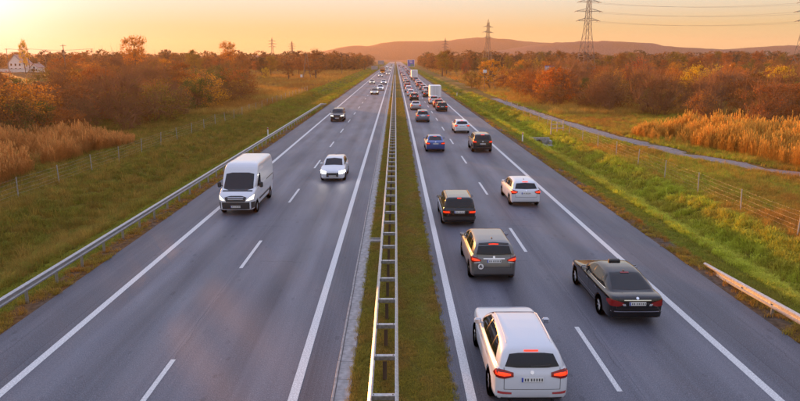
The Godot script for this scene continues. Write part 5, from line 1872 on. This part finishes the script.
func lorry(called: String, label: String, at: Vector3, turn: float, bw: float, bl: float, y0: float, y1: float, boxm: Material, cabm: Material, cat := "lorry") -> Node3D:
	var o := thing(called, label, cat, at, turn)
	# box body, rear end at z = 0, front towards -z
	var w := MB.new()
	w.box(Vector3(0, (y0 + y1) * 0.5, -bl * 0.5), Vector3(bw, y1 - y0, bl), 0.04)
	part("box_body", w.mesh(), boxm, o)
	var dw := bw * 0.5 - 0.09
	for s in [-1.0, 1.0]:
		w = MB.new()
		w.box(Vector3(s * (dw * 0.5 + 0.035), (y0 + y1) * 0.5, 0.018), Vector3(dw - 0.02, y1 - y0 - 0.12, 0.035), 0.01)
		var d := part("rear_door", w.mesh(), boxm, o)
		w = MB.new()
		for k in 2:
			w.tube(Vector3(s * (0.18 + 0.3 * k), y0 + 0.05, 0.055), Vector3(s * (0.18 + 0.3 * k), y1 - 0.05, 0.055), 0.018, 0.018, 6, true)
		part("lock_rod", w.mesh(), M.galv, d)
		w = MB.new()
		w.box(Vector3(s * (bw * 0.5 - 0.22), y0 - 0.14, -0.02), Vector3(0.34, 0.12, 0.06), 0.015)
		part("tail_light", w.mesh(), M.tail, o)
	w = MB.new()
	w.box(Vector3(0, y0 - 0.10, -bl * 0.5), Vector3(bw * 0.45, 0.2, bl * 0.98), 0.02)
	w.box(Vector3(0, 0.48, -0.12), Vector3(bw * 0.92, 0.12, 0.10), 0.02)
	for s in [-1.0, 1.0]: w.box(Vector3(s * 0.35, (y0 + 0.40) * 0.5, -0.14), Vector3(0.08, maxf(y0 - 0.35, 0.1), 0.08))
	part("chassis", w.mesh(), M.plastic, o)
	# cab
	var cl := 1.9
	w = MB.new()
	w.box(Vector3(0, 1.55, -bl - 0.25 - cl * 0.5), Vector3(bw * 0.94, 2.1, cl), 0.12)
	part("cab", w.mesh(), cabm, o)
	w = MB.new()
	w.box(Vector3(0, 1.95, -bl - 0.25 - cl - 0.005), Vector3(bw * 0.82, 0.75, 0.03), 0.01)
	part("windscreen", w.mesh(), M.glass, o)
	for s in [-1.0, 1.0]:
		w = MB.new()
		w.box(Vector3(s * (bw * 0.47 + 0.004), 1.95, -bl - 0.25 - cl * 0.6), Vector3(0.02, 0.6, 0.8), 0.005)
		part("side_window", w.mesh(), M.glass, o)
		w = MB.new()
		w.box(Vector3(s * bw * 0.36, 0.82, -bl - 0.25 - cl - 0.01), Vector3(0.34, 0.18, 0.05), 0.02)
		part("headlight", w.mesh(), M.lamp, o)
		w = MB.new()
		w.box(Vector3(s * (bw * 0.5 + 0.14), 1.95, -bl - 0.2 - cl), Vector3(0.2, 0.45, 0.1), 0.03)
		w.box(Vector3(s * (bw * 0.5 + 0.02), 2.1, -bl - 0.2 - cl), Vector3(0.16, 0.04, 0.04), 0.0)
		part("side_mirror", w.mesh(), M.plastic, o)
	w = MB.new()
	w.box(Vector3(0, 0.62, -bl - 0.25 - cl - 0.03), Vector3(bw * 0.9, 0.24, 0.12), 0.03)
	part("bumper", w.mesh(), M.plastic, o)
	var wm := wheel_meshes(0.44, 0.28)
	for z in [-1.2, -bl * 0.55, -bl - 0.25 - cl * 0.55]:
		for s in [-1.0, 1.0]:
			var wh := Node3D.new()
			wh.name = "wheel"
			o.add_child(wh, true)
			wh.position = Vector3(s * (bw * 0.5 - 0.2), 0.44, z)
			part("tyre", wm[0], M.rubber, wh)
			part("rim", wm[1], M.rim, wh)
	return o

func vehicles() -> void:
	var S := specs()
	var white := car_paint(Color(0.56, 0.58, 0.62))
	var black := car_paint(Color(0.004, 0.004, 0.0045), 0.0, 0.12)
	var grey := car_paint(Color(0.15, 0.145, 0.14), 0.5)
	var silver := car_paint(Color(0.46, 0.46, 0.47), 0.6)
	var blue := car_paint(Color(0.045, 0.10, 0.30), 0.4)
	var greyblue := car_paint(Color(0.11, 0.13, 0.18), 0.4)
	var dark := car_paint(Color(0.010, 0.010, 0.012), 0.0, 0.25)
	var redp := car_paint(Color(0.30, 0.03, 0.02), 0.1)
	var brown := car_paint(Color(0.10, 0.055, 0.03), 0.3)
	var cream := car_paint(Color(0.62, 0.55, 0.45))
	S.suv.paint = white; S.sedan.paint = black; S.mpv.paint = grey; S.hatch.paint = white; S.estate.paint = black; S.small_suv.paint = dark; S.saloon.paint = blue; S.van.paint = white
	# near cars; the rear wheels stand at the given distance
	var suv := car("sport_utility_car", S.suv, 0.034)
	suv.position = Vector3(3.2, 0, -13.75 - S.suv.L * 0.5)
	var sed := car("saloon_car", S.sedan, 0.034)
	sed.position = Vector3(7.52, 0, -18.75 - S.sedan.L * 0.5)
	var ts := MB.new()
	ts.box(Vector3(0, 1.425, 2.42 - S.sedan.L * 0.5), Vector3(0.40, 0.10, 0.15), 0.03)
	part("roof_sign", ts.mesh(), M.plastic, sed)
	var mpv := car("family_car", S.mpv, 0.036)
	mpv.position = Vector3(3.66, 0, -22.8 - S.mpv.L * 0.5)
	var st := MB.new()
	st.tube(Vector3(0, 0, -0.006), Vector3(0, 0, 0.008), 0.105, 0.105, 20, true)
	var sticker := part("sticker", st.mesh(), M.white, mpv)
	sticker.position = Vector3(-0.50, 0.66, S.mpv.L * 0.5 + 0.0)
	sticker.rotation.x = -0.10
	sticker.rotation.y = -0.10
	st = MB.new()
	for k in 3:
		var a := TAU * k / 3 + PI / 2
		st.box(Vector3(cos(a) * 0.035, sin(a) * 0.035, 0.009), Vector3(0.06, 0.05, 0.006), 0.0, Basis(Vector3(0, 0, 1), a))
	part("sticker_print", st.mesh(), M.ink, sticker)
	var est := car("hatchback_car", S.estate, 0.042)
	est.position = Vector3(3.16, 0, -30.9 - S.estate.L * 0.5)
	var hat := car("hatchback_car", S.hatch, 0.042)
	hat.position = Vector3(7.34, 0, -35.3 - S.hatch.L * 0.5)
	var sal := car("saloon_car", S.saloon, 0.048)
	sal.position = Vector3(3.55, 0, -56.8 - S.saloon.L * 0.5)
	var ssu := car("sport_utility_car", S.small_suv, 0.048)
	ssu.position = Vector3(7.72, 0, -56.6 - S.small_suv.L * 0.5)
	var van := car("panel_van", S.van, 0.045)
	van.position = Vector3(-8.5, 0, -33.3 - S.van.L * 0.5)
	van.rotation.y = PI
	# farther ones, heading away: [source, x, distance of the rear, paint, label]
	var q := "queue heading away"
	var away := [
		[hat, 7.42, 71.6, white, "white hatchback ahead of the dark off road style car"],
		[mpv, 3.58, 84.4, greyblue, "grey blue family car ahead of the blue saloon"],
		[est, 7.32, 101.4, dark, "dark hatchback at the tail of the tight pack behind the box lorry"],
		[sal, 3.28, 104.4, silver, "silver saloon following the queue in the inner lane"],
		[hat, 7.30, 109.8, redp, "red car with pale roof reflections tucked behind the dark hatchback"],
		[mpv, 7.0, 118.0, white, "white family car directly behind the box lorry"],
	]
	for a in away:
		var c := copy_of(a[0], Vector3(a[1], 0, -a[2] - 2.15), 0.0, a[4])
		c.remove_meta("group")
		repaint(c, a[3])
		for extra in ["sticker", "roof_sign"]:
			var s := c.get_node_or_null(extra)
			if s:
				c.remove_child(s)
				s.free()
	var box_w := mat(Color(0.70, 0.71, 0.73), 0.4)
	var bt := lorry("box_lorry", "small lorry with a tall white two door box body in the queue", Vector3(7.78, 0, -126.5), 0.0, 2.2, 4.6, 0.72, 3.0, box_w, white)
	var bt2 := lorry("box_lorry", "distant lorry with a plain white box body below the blue sign", Vector3(7.3, 0, -252.0), 0.0, 2.45, 7.0, 1.0, 3.7, box_w, white)
	var orange_cab := car_paint(Color(0.65, 0.22, 0.03))
	var bt3 := lorry("box_lorry", "distant lorry with an orange cab driving towards the bridge", Vector3(-6.9, 0, -345.0 - 9.2), PI, 2.45, 7.0, 1.0, 3.6, mat(Color(0.35, 0.22, 0.16), 0.6), orange_cab)
	# the long queue
	var srcs := [hat, mpv, est, sal, ssu, suv, sed]
	var names := {hat: "hatchback", mpv: "family car", est: "boxy hatchback", sal: "saloon", ssu: "off road style car", suv: "sport utility car", sed: "long saloon"}
	var paints := [[white, "white"], [silver, "silver"], [dark, "dark"], [cream, "cream"], [greyblue, "grey blue"], [redp, "red"], [white, "white"], [brown, "brown"]]
	var lane_l := [127.0, 143.0, 160.0, 178.0, 200.0, 222.0, 246.0, 272.0, 300.0, 330.0, 362.0, 398.0, 440.0, 486.0, 536.0, 592.0, 655.0, 730.0]
	var lane_r := [138.5, 154.0, 171.0, 190.0, 211.0, 234.0, 276.0, 300.0, 322.0, 348.0, 380.0, 416.0, 458.0, 505.0, 560.0, 620.0, 700.0]
	var fixed := {127.0: [1, 2], 143.0: [0, 0], 160.0: [5, 0], 138.5: [3, 7], 154.0: [4, 0], 171.0: [0, 4], 190.0: [1, 5]}
	for lane in 2:
		for d in (lane_l if lane == 0 else lane_r):
			var si: int = rng.randi() % 7
			var pi_: int = rng.randi() % 8
			if fixed.has(d):
				si = fixed[d][0]; pi_ = fixed[d][1]
			var x: float = (3.45 if lane == 0 else 7.1) + rng.randf_range(-0.3, 0.3)
			var c := copy_of(srcs[si], Vector3(x, 0, -d - 2.2 - rng.randf_range(0, 2)), rng.randf_range(-0.006, 0.006), "small %s %s far ahead in the dense queue" % [paints[pi_][1], names[srcs[si]]], "distant vehicles of the queue heading away")
			repaint(c, paints[pi_][0])
			for extra in ["sticker", "roof_sign"]:
				var s := c.get_node_or_null(extra)
				if s:
					c.remove_child(s)
					s.free()
	# oncoming
	var on := [
		[hat, -4.3, 42.9, white, "silver white car with dazzling headlights driving beside the panel van", true],
		[ssu, -7.72, 85.0, dark, "dark off road style car with headlights on, coming on behind the panel van", false],
		[sed, -4.85, 149.5, brown, "brown saloon with headlights on coming on behind the dazzling car", false],
		[hat, -3.95, 168.0, white, "white hatchback coming on close behind the brown saloon", false],
		[est, -7.6, 211.0, cream, "cream car with headlights on coming on alone in the outer lane", false],
		[mpv, -3.8, 207.0, silver, "silver family car coming on in the inner lane", false],
		[suv, -6.7, 289.0, white, "white sport utility car coming on ahead of the orange lorry", false],
	]
	var dist_on := [[-3.8, 322.0], [-7.4, 392.0], [-3.9, 405.0], [-7.5, 446.0], [-3.9, 470.0], [-7.3, 510.0], [-4.0, 540.0], [-7.4, 580.0], [-3.9, 615.0], [-7.5, 660.0], [-4.0, 700.0]]
	for a in dist_on:
		var k: int = rng.randi() % 7
		var pk: int = rng.randi() % 8
		on.append([srcs[k], a[0], a[1], paints[pk][0], "small %s %s with headlights on far along the oncoming lanes" % [paints[pk][1], names[srcs[k]]], false, "distant oncoming vehicles"])
	for a in on:
		var c := copy_of(a[0], Vector3(a[1], 0, -a[2] - 2.15), PI, a[4], a[6] if a.size() > 6 else "")
		repaint(c, a[3])
		for extra in ["sticker", "roof_sign"]:
			var s := c.get_node_or_null(extra)
			if s:
				c.remove_child(s)
				s.free()
		for ch in c.get_children():
			var nm := String(ch.name)
			if nm.begins_with("headlight"): ch.material_override = M.lamp_bright if a[5] else M.lamp
			if nm.begins_with("tail_light") or nm.begins_with("brake_light"):
				ch.material_override = M.tail_dim
				for sub in ch.get_children(): sub.material_override = M.tail_dim
		if a[5]:
			for sx in [-0.62, 0.62]:
				var sl := SpotLight3D.new()
				sl.name = "headlight_beam"
				c.add_child(sl, true)
				sl.position = Vector3(sx, 0.66, -2.22)
				sl.rotation.x = 0.06
				sl.spot_angle = 14.0
				sl.spot_range = 80.0
				sl.spot_attenuation = 2.0
				sl.light_energy = 1.2
				sl.light_color = Color(1.0, 0.92, 0.85)
				sl.light_size = 0.08
				sl.shadow_enabled = true

# ------------------------------------------------------------------ pylons, poles and wires
func pylon(called: String, label: String, at: Vector3, turn: float, hgt: float, thick: float) -> Array:
	var o := thing(called, label, "pylon", at, turn, "")
	var k := hgt / 32.0
	var half := func(y: float) -> float:
		return lerpf(3.0, 1.0, clampf(y / 18.0, 0, 1)) if y < 18.0 else lerpf(1.0, 0.45, clampf((y - 18.0) / 12.0, 0, 1))
	var lv := [-0.3, 4.5, 8.5, 12.0, 15.0, 18.0, 20.0, 22.0, 24.2, 26.2, 28.2, 30.0]
	for sx in [-1.0, 1.0]:
		for sz in [-1.0, 1.0]:
			var m := MB.new()
			for j in lv.size() - 1:
				var a: float = half.call(lv[j])
				var b: float = half.call(lv[j + 1])
				m.tube(Vector3(sx * a, lv[j], sz * a) * k, Vector3(sx * b, lv[j + 1], sz * b) * k, 0.10 * thick, 0.10 * thick, 4)
			part("leg", m.mesh(), M.steel, o)
	var br := MB.new()
	for j in lv.size() - 1:
		var a: float = half.call(lv[j])
		var b: float = half.call(lv[j + 1])
		for f in 4:
			var bs := Basis(Vector3.UP, f * PI / 2)
			br.tube(bs * Vector3(-a, lv[j], a) * k, bs * Vector3(b, lv[j + 1], b) * k, 0.05 * thick, 0.05 * thick, 3)
			br.tube(bs * Vector3(a, lv[j], a) * k, bs * Vector3(-b, lv[j + 1], b) * k, 0.05 * thick, 0.05 * thick, 3)
			br.tube(bs * Vector3(-b, lv[j + 1], b) * k, bs * Vector3(b, lv[j + 1], b) * k, 0.05 * thick, 0.05 * thick, 3)
	part("bracing", br.mesh(), M.steel, o)
	var pk := MB.new()
	for f in 4:
		var bs := Basis(Vector3.UP, f * PI / 2)
		pk.tube(bs * Vector3(0.45, 30.0, 0.45) * k, Vector3(0, 32.0, 0) * k, 0.07 * thick, 0.05 * thick, 4)
	part("peak", pk.mesh(), M.steel, o)
	var tips := [Vector3(0, 32.0, 0) * k]
	for a in [[21.2, 4.1], [24.4, 4.9], [27.6, 4.1]]:
		for s in [-1.0, 1.0]:
			var m := MB.new()
			var hw: float = half.call(a[0])
			var tip := Vector3(s * a[1], a[0], 0)
			for z in [-1.0, 1.0]:
				m.tube(Vector3(s * hw, a[0], z * hw) * k, tip * k, 0.07 * thick, 0.05 * thick, 4)
				m.tube(Vector3(s * hw, a[0] + 0.9, z * hw) * k, tip * k, 0.06 * thick, 0.05 * thick, 4)
			for t in [0.3, 0.6]:
				var p := Vector3(lerpf(s * hw, tip.x, t), a[0], 0)
				m.tube((p + Vector3(0, 0.9 * (1 - t), 0)) * k, (p + Vector3(s * 0.6, 0, 0)) * k, 0.04 * thick, 0.04 * thick, 3)
			var arm := part("cross_arm", m.mesh(), M.steel, o)
			m = MB.new()
			for z in [-0.7, 0.7]:
				m.tube(tip * k, (tip + Vector3(0, -0.25, z * 1.6)) * k, 0.10 * thick, 0.10 * thick, 6)
			part("insulator", m.mesh(), M.steel, arm)
			tips.append((tip + Vector3(0, -0.2, 0)) * k)
	var wt := []
	for t in tips: wt.append(o.transform * t)
	return wt

func wires(label: String, A: Array, B: Array, sag: float, r: float) -> void:
	var o := thing("power_line", label, "power line")
	for k in A.size():
		var m := MB.new()
		var last: Vector3 = A[k]
		for j in 14:
			var t := (j + 1) / 14.0
			var p := (A[k] as Vector3).lerp(B[k], t) - Vector3(0, sag * 4.0 * t * (1 - t), 0)
			m.tube(last, p, r, r, 4)
			last = p
		part("wire", m.mesh(), M.steel, o)

func pylons_and_poles() -> void:
	var put := func(px: float, d: float, turn: float, hgt: float, label: String, thick: float) -> Array:
		var x := col_at(px, d)
		return pylon("power_pylon", label, Vector3(x, land(x, -d), -d), turn, hgt, thick)
	var a: Array = put.call(585, 250.0, 0.25, 33.5, "large lattice power pylon standing behind the red orange shrubs", 1.0)
	var b: Array = put.call(801.5, 246.0, 0.1, 33.0, "lattice power pylon at the far end of the thicket", 1.0)
	var c: Array = put.call(487, 372.0, 0.95, 29.5, "lattice power pylon above the golden orange tree", 1.1)
	var d: Array = put.call(445, 720.0, 0.7, 30.0, "distant lattice pylon in front of the hill above the mauve wood", 1.5)
	var e: Array = put.call(273, 745.0, 0.2, 31.0, "distant lattice pylon above the tree belt on the sunset side", 2.2)
	var f: Array = put.call(292.5, 980.0, 0.6, 33.0, "tiny distant lattice pylon beside a larger one over the tree belt", 2.6)
	wires("power wires running between the two large pylons over the thicket", a, b, 1.6, 0.022)
	# wooden poles
	var poles := [[68.0, 212.0, 12.6, "tall wooden utility pole rising out of the shrubs"], [11.0, 300.0, 12.6, "utility pole standing close by the white house"], [31.5, 330.0, 12.5, "utility pole behind the white house gable"], [48.0, 360.0, 12.0, "thin utility pole along the lane past the white house"], [95.0, 330.0, 13.0, "utility pole with a short cross bar among the trees"]]
	var tops := []
	for p in poles:
		var x := col_at(p[0], p[1])
		var y := land(x, -p[1])
		var o := thing("utility_pole", p[3], "pole", Vector3(x, y, -p[1]))
		var m := MB.new()
		m.tube(Vector3(0, -0.5, 0), Vector3(0, p[2], 0), 0.17, 0.11, 8, true)
		part("post", m.mesh(), M.wood, o)
		m = MB.new()
		m.box(Vector3(0, p[2] - 0.35, 0), Vector3(1.9, 0.12, 0.12), 0.01)
		var arm := part("cross_bar", m.mesh(), M.wood, o)
		m = MB.new()
		for k in [-0.85, 0.0, 0.85]: m.tube(Vector3(k, p[2] - 0.3, 0), Vector3(k, p[2] + (0.15 if k == 0.0 else -0.05), 0), 0.05, 0.04, 6, true)
		part("insulator", m.mesh(), M.white, arm)
		tops.append([Vector3(x - 0.85, y + p[2] - 0.05, -p[1]), Vector3(x, y + p[2] + 0.1, -p[1]), Vector3(x + 0.85, y + p[2] - 0.05, -p[1])])
	wires("overhead wires strung between poles near the white house", tops[1], tops[2], 0.4, 0.025)
	wires("overhead wires from the house poles to the pole among the trees", tops[2], tops[4], 0.8, 0.025)
	# A-frame pole in the field
	var x := col_at(307, 276)
	var o := thing("frame_pole", "two legged wooden power pole alone in the rough field", "pole", Vector3(x, land(x, -276), -276))
	for s in [-1.0, 1.0]:
		var m := MB.new()
		m.tube(Vector3(s * 1.6, -0.5, 0), Vector3(s * 0.18, 10.0, 0), 0.17, 0.12, 8, true)
		part("leg", m.mesh(), M.wood, o)
	var m2 := MB.new()
	for y in [3.0, 6.0]: m2.box(Vector3(0, y, 0.12), Vector3(lerpf(3.2, 0.36, y / 10.0) + 0.3, 0.16, 0.1), 0.01)
	part("brace", m2.mesh(), M.wood, o)
	var m3 := MB.new()
	m3.box(Vector3(0, 9.8, 0.1), Vector3(2.2, 0.14, 0.12), 0.01)
	for k in [-1.0, 0.0, 1.0]: m3.tube(Vector3(k, 9.85, 0.1), Vector3(k, 10.4, 0.1), 0.06, 0.04, 6, true)
	part("cross_bar", m3.mesh(), M.wood, o)
	# thin far pole in the field
	x = col_at(342, 330)
	o = thing("utility_pole", "thin single pole standing in the orange field", "pole", Vector3(x, land(x, -330), -330))
	m2 = MB.new()
	m2.tube(Vector3(0, -0.4, 0), Vector3(0, 8.5, 0), 0.14, 0.09, 7, true)
	part("post", m2.mesh(), M.wood, o)
	m2 = MB.new()
	m2.box(Vector3(0, 8.2, 0), Vector3(1.3, 0.1, 0.1), 0.01)
	part("cross_bar", m2.mesh(), M.wood, o)

# ------------------------------------------------------------------ signs and houses
func house(called: String, label: String, at: Vector3, turn: float, w: float, l: float, eaves: float, ridge: float, wallm: Material, roofm: Material) -> void:
	var o := thing(called, label, "house", at, turn)
	var m := MB.new()
	# gable faces +z
	var hw := w * 0.5
	var hl := l * 0.5
	m.quad(Vector3(-hw, -0.5, hl), Vector3(hw, -0.5, hl), Vector3(hw, eaves, hl), Vector3(-hw, eaves, hl))
	m.tri(Vector3(-hw, eaves, hl), Vector3(hw, eaves, hl), Vector3(0, ridge, hl))
	m.quad(Vector3(hw, -0.5, -hl), Vector3(-hw, -0.5, -hl), Vector3(-hw, eaves, -hl), Vector3(hw, eaves, -hl))
	m.tri(Vector3(hw, eaves, -hl), Vector3(-hw, eaves, -hl), Vector3(0, ridge, -hl))
	m.quad(Vector3(hw, -0.5, hl), Vector3(hw, -0.5, -hl), Vector3(hw, eaves, -hl), Vector3(hw, eaves, hl))
	m.quad(Vector3(-hw, -0.5, -hl), Vector3(-hw, -0.5, hl), Vector3(-hw, eaves, hl), Vector3(-hw, eaves, -hl))
	part("wall", m.mesh(), wallm, o)
	var ang := atan2(ridge - eaves, hw)
	var sl := sqrt(hw * hw + (ridge - eaves) * (ridge - eaves)) + 0.6
	m = MB.new()
	for s in [-1.0, 1.0]:
		var bs := Basis(Vector3(0, 0, 1), -s * ang)
		m.box(Vector3(s * hw * 0.5, (eaves + ridge) * 0.5, 0) + bs * Vector3(s * 0.22, 0.12, 0), Vector3(sl, 0.2, l + 0.9), 0.03, bs)
	var rf := part("roof", m.mesh(), roofm, o)
	m = MB.new()
	m.box(Vector3(hw * 0.3, ridge + 0.2, -hl * 0.3), Vector3(0.7, 1.8, 0.7), 0.03)
	part("chimney", m.mesh(), M.concrete, rf)
	for x in [-0.55, 0.0, 0.55]:
		for y in [0.32, 0.82]:
			if y > 0.6 and x != 0.0 and ridge - eaves < 2.5: continue
			m = MB.new()
			m.box(Vector3(x * hw, eaves * y + 0.3, hl), Vector3(1.25, 1.45, 0.10), 0.02)
			var wn := part("window", m.mesh(), M.white, o)
			m = MB.new()
			m.box(Vector3(x * hw, eaves * y + 0.3, hl + 0.02), Vector3(1.05, 1.25, 0.10), 0.01)
			part("pane", m.mesh(), M.glass, wn)
	m = MB.new()
	m.box(Vector3(-hw * 0.28, 1.0, hl), Vector3(1.0, 2.1, 0.12), 0.02)
	part("door", m.mesh(), M.wood, o)

func board(called: String, label: String, px: float, d: float, w: float, y0: float, y1: float, face: Material, frame: Material, cat := "sign", legs := 2, turn := 0.0) -> Node3D:
	var x := col_at(px, d)
	var o := thing(called, label, cat, Vector3(x, land(x, -d), -d), turn)
	var m := MB.new()
	m.box(Vector3(0, (y0 + y1) * 0.5, 0), Vector3(w, y1 - y0, 0.12), 0.03)
	part("frame", m.mesh(), frame, o)
	m = MB.new()
	m.box(Vector3(0, (y0 + y1) * 0.5, 0.06), Vector3(w - minf(0.5, w * 0.12), y1 - y0 - minf(0.5, w * 0.12), 0.03), 0.006)
	part("panel", m.mesh(), face, o)
	for k in legs:
		m = MB.new()
		var lx := (k - (legs - 1) * 0.5) * w * 0.6
		m.tube(Vector3(lx, -0.5, -0.13), Vector3(lx, y1 - 0.1, -0.10), 0.05 + 0.006 * w, 0.05 + 0.006 * w, 8, true)
		part("post", m.mesh(), M.wood if legs == 1 else M.galv, o)
	return o

func far_buildings_and_signs() -> void:
	var wall := mat(Color(0.70, 0.66, 0.62), 0.85)
	var roofm := mat(Color(0.30, 0.20, 0.17), 0.8)
	var d := 400.0
	var x := col_at(22, d)
	house("gabled_house", "white gabled house beyond the shrubs beside utility poles", Vector3(x, land(x, -d), -d), -0.12, 10.0, 8.0, 5.2, 10.4, wall, roofm)
	x = col_at(37, d)
	house("low_annexe", "low pale annexe standing beside the white gabled house", Vector3(x, land(x, -d), -d - 2), -0.12, 5.0, 6.0, 2.8, 4.8, wall, roofm)
	# long pale yard wall
	x = col_at(0, d - 12)
	var o := thing("yard_wall", "long pale yard wall in front of the white gabled house", "wall", Vector3(x, land(x, -d + 12), -d + 12), -0.1)
	var m := MB.new()
	m.box(Vector3(0, 0.8, 0), Vector3(36.0, 2.4, 0.3), 0.03)
	part("panel", m.mesh(), wall, o)
	m = MB.new()
	m.box(Vector3(0, 2.05, 0), Vector3(36.4, 0.16, 0.5), 0.03)
	part("coping", m.mesh(), M.concrete, o)
	# far houses
	for h in [[612.0, 900.0, "small white house in the trees below the mauve hill"], [621.0, 930.0, "second small pale house in the trees below the mauve hill"], [358.0, 760.0, "small pale house at the tree belt beside the motorway"], [255.0, 700.0, "pale house half hidden in the sunset side tree belt"], [297.0, 640.0, "pink washed house half hidden behind the field edge trees"], [718.0, 800.0, "long pale house roof showing between the belts of trees"]]:
		x = col_at(h[0], h[1])
		house("distant_house", h[2], Vector3(x, land(x, -h[1]) + 1.5, -h[1]), rng.randf_range(-0.5, 0.5), 10.0, 9.0, 6.0, 9.8, wall, roofm)
	# signs
	var bs := board("direction_sign", "large blue motorway direction sign beside the queue", 411.0, 560.0, 6.2, 1.2, 6.9, M.blue_sign, M.white)
	m = MB.new()
	m.box(Vector3(0.9, 2.4, 0.08), Vector3(2.8, 1.3, 0.03), 0.0)
	part("green_field", m.mesh(), mat(Color(0.03, 0.30, 0.16), 0.5), bs)
	m = MB.new()
	for k in 3: m.box(Vector3(-0.6 + 0.3 * k, 5.9 - 0.8 * k, 0.08), Vector3(3.0 - 0.5 * k, 0.32, 0.03), 0.0)
	part("print", m.mesh(), M.white, bs)
	board("direction_sign", "grey back of a large sign by the oncoming lanes", 381.0, 620.0, 5.6, 2.4, 6.0, M.grey_sign, M.grey_sign)
	board("direction_sign", "grey back of a lower sign by the oncoming lanes", 374.5, 430.0, 4.2, 0.9, 3.2, M.grey_sign, M.grey_sign)
	board("billboard", "pale billboard with a blue frame half hidden by orange shrubs", 557.0, 228.0, 8.8, 2.7, 5.6, M.white, M.blue_sign, "billboard", 3)
	board("white_board", "small white board among the trees beside the golden one", 484.5, 171.0, 0.95, 4.4, 5.2, M.white, M.white, "board", 1)
	board("white_board", "small white notice on a stake in the rough field", 301.5, 268.0, 0.9, 0.5, 1.6, M.white, M.white, "board", 1)
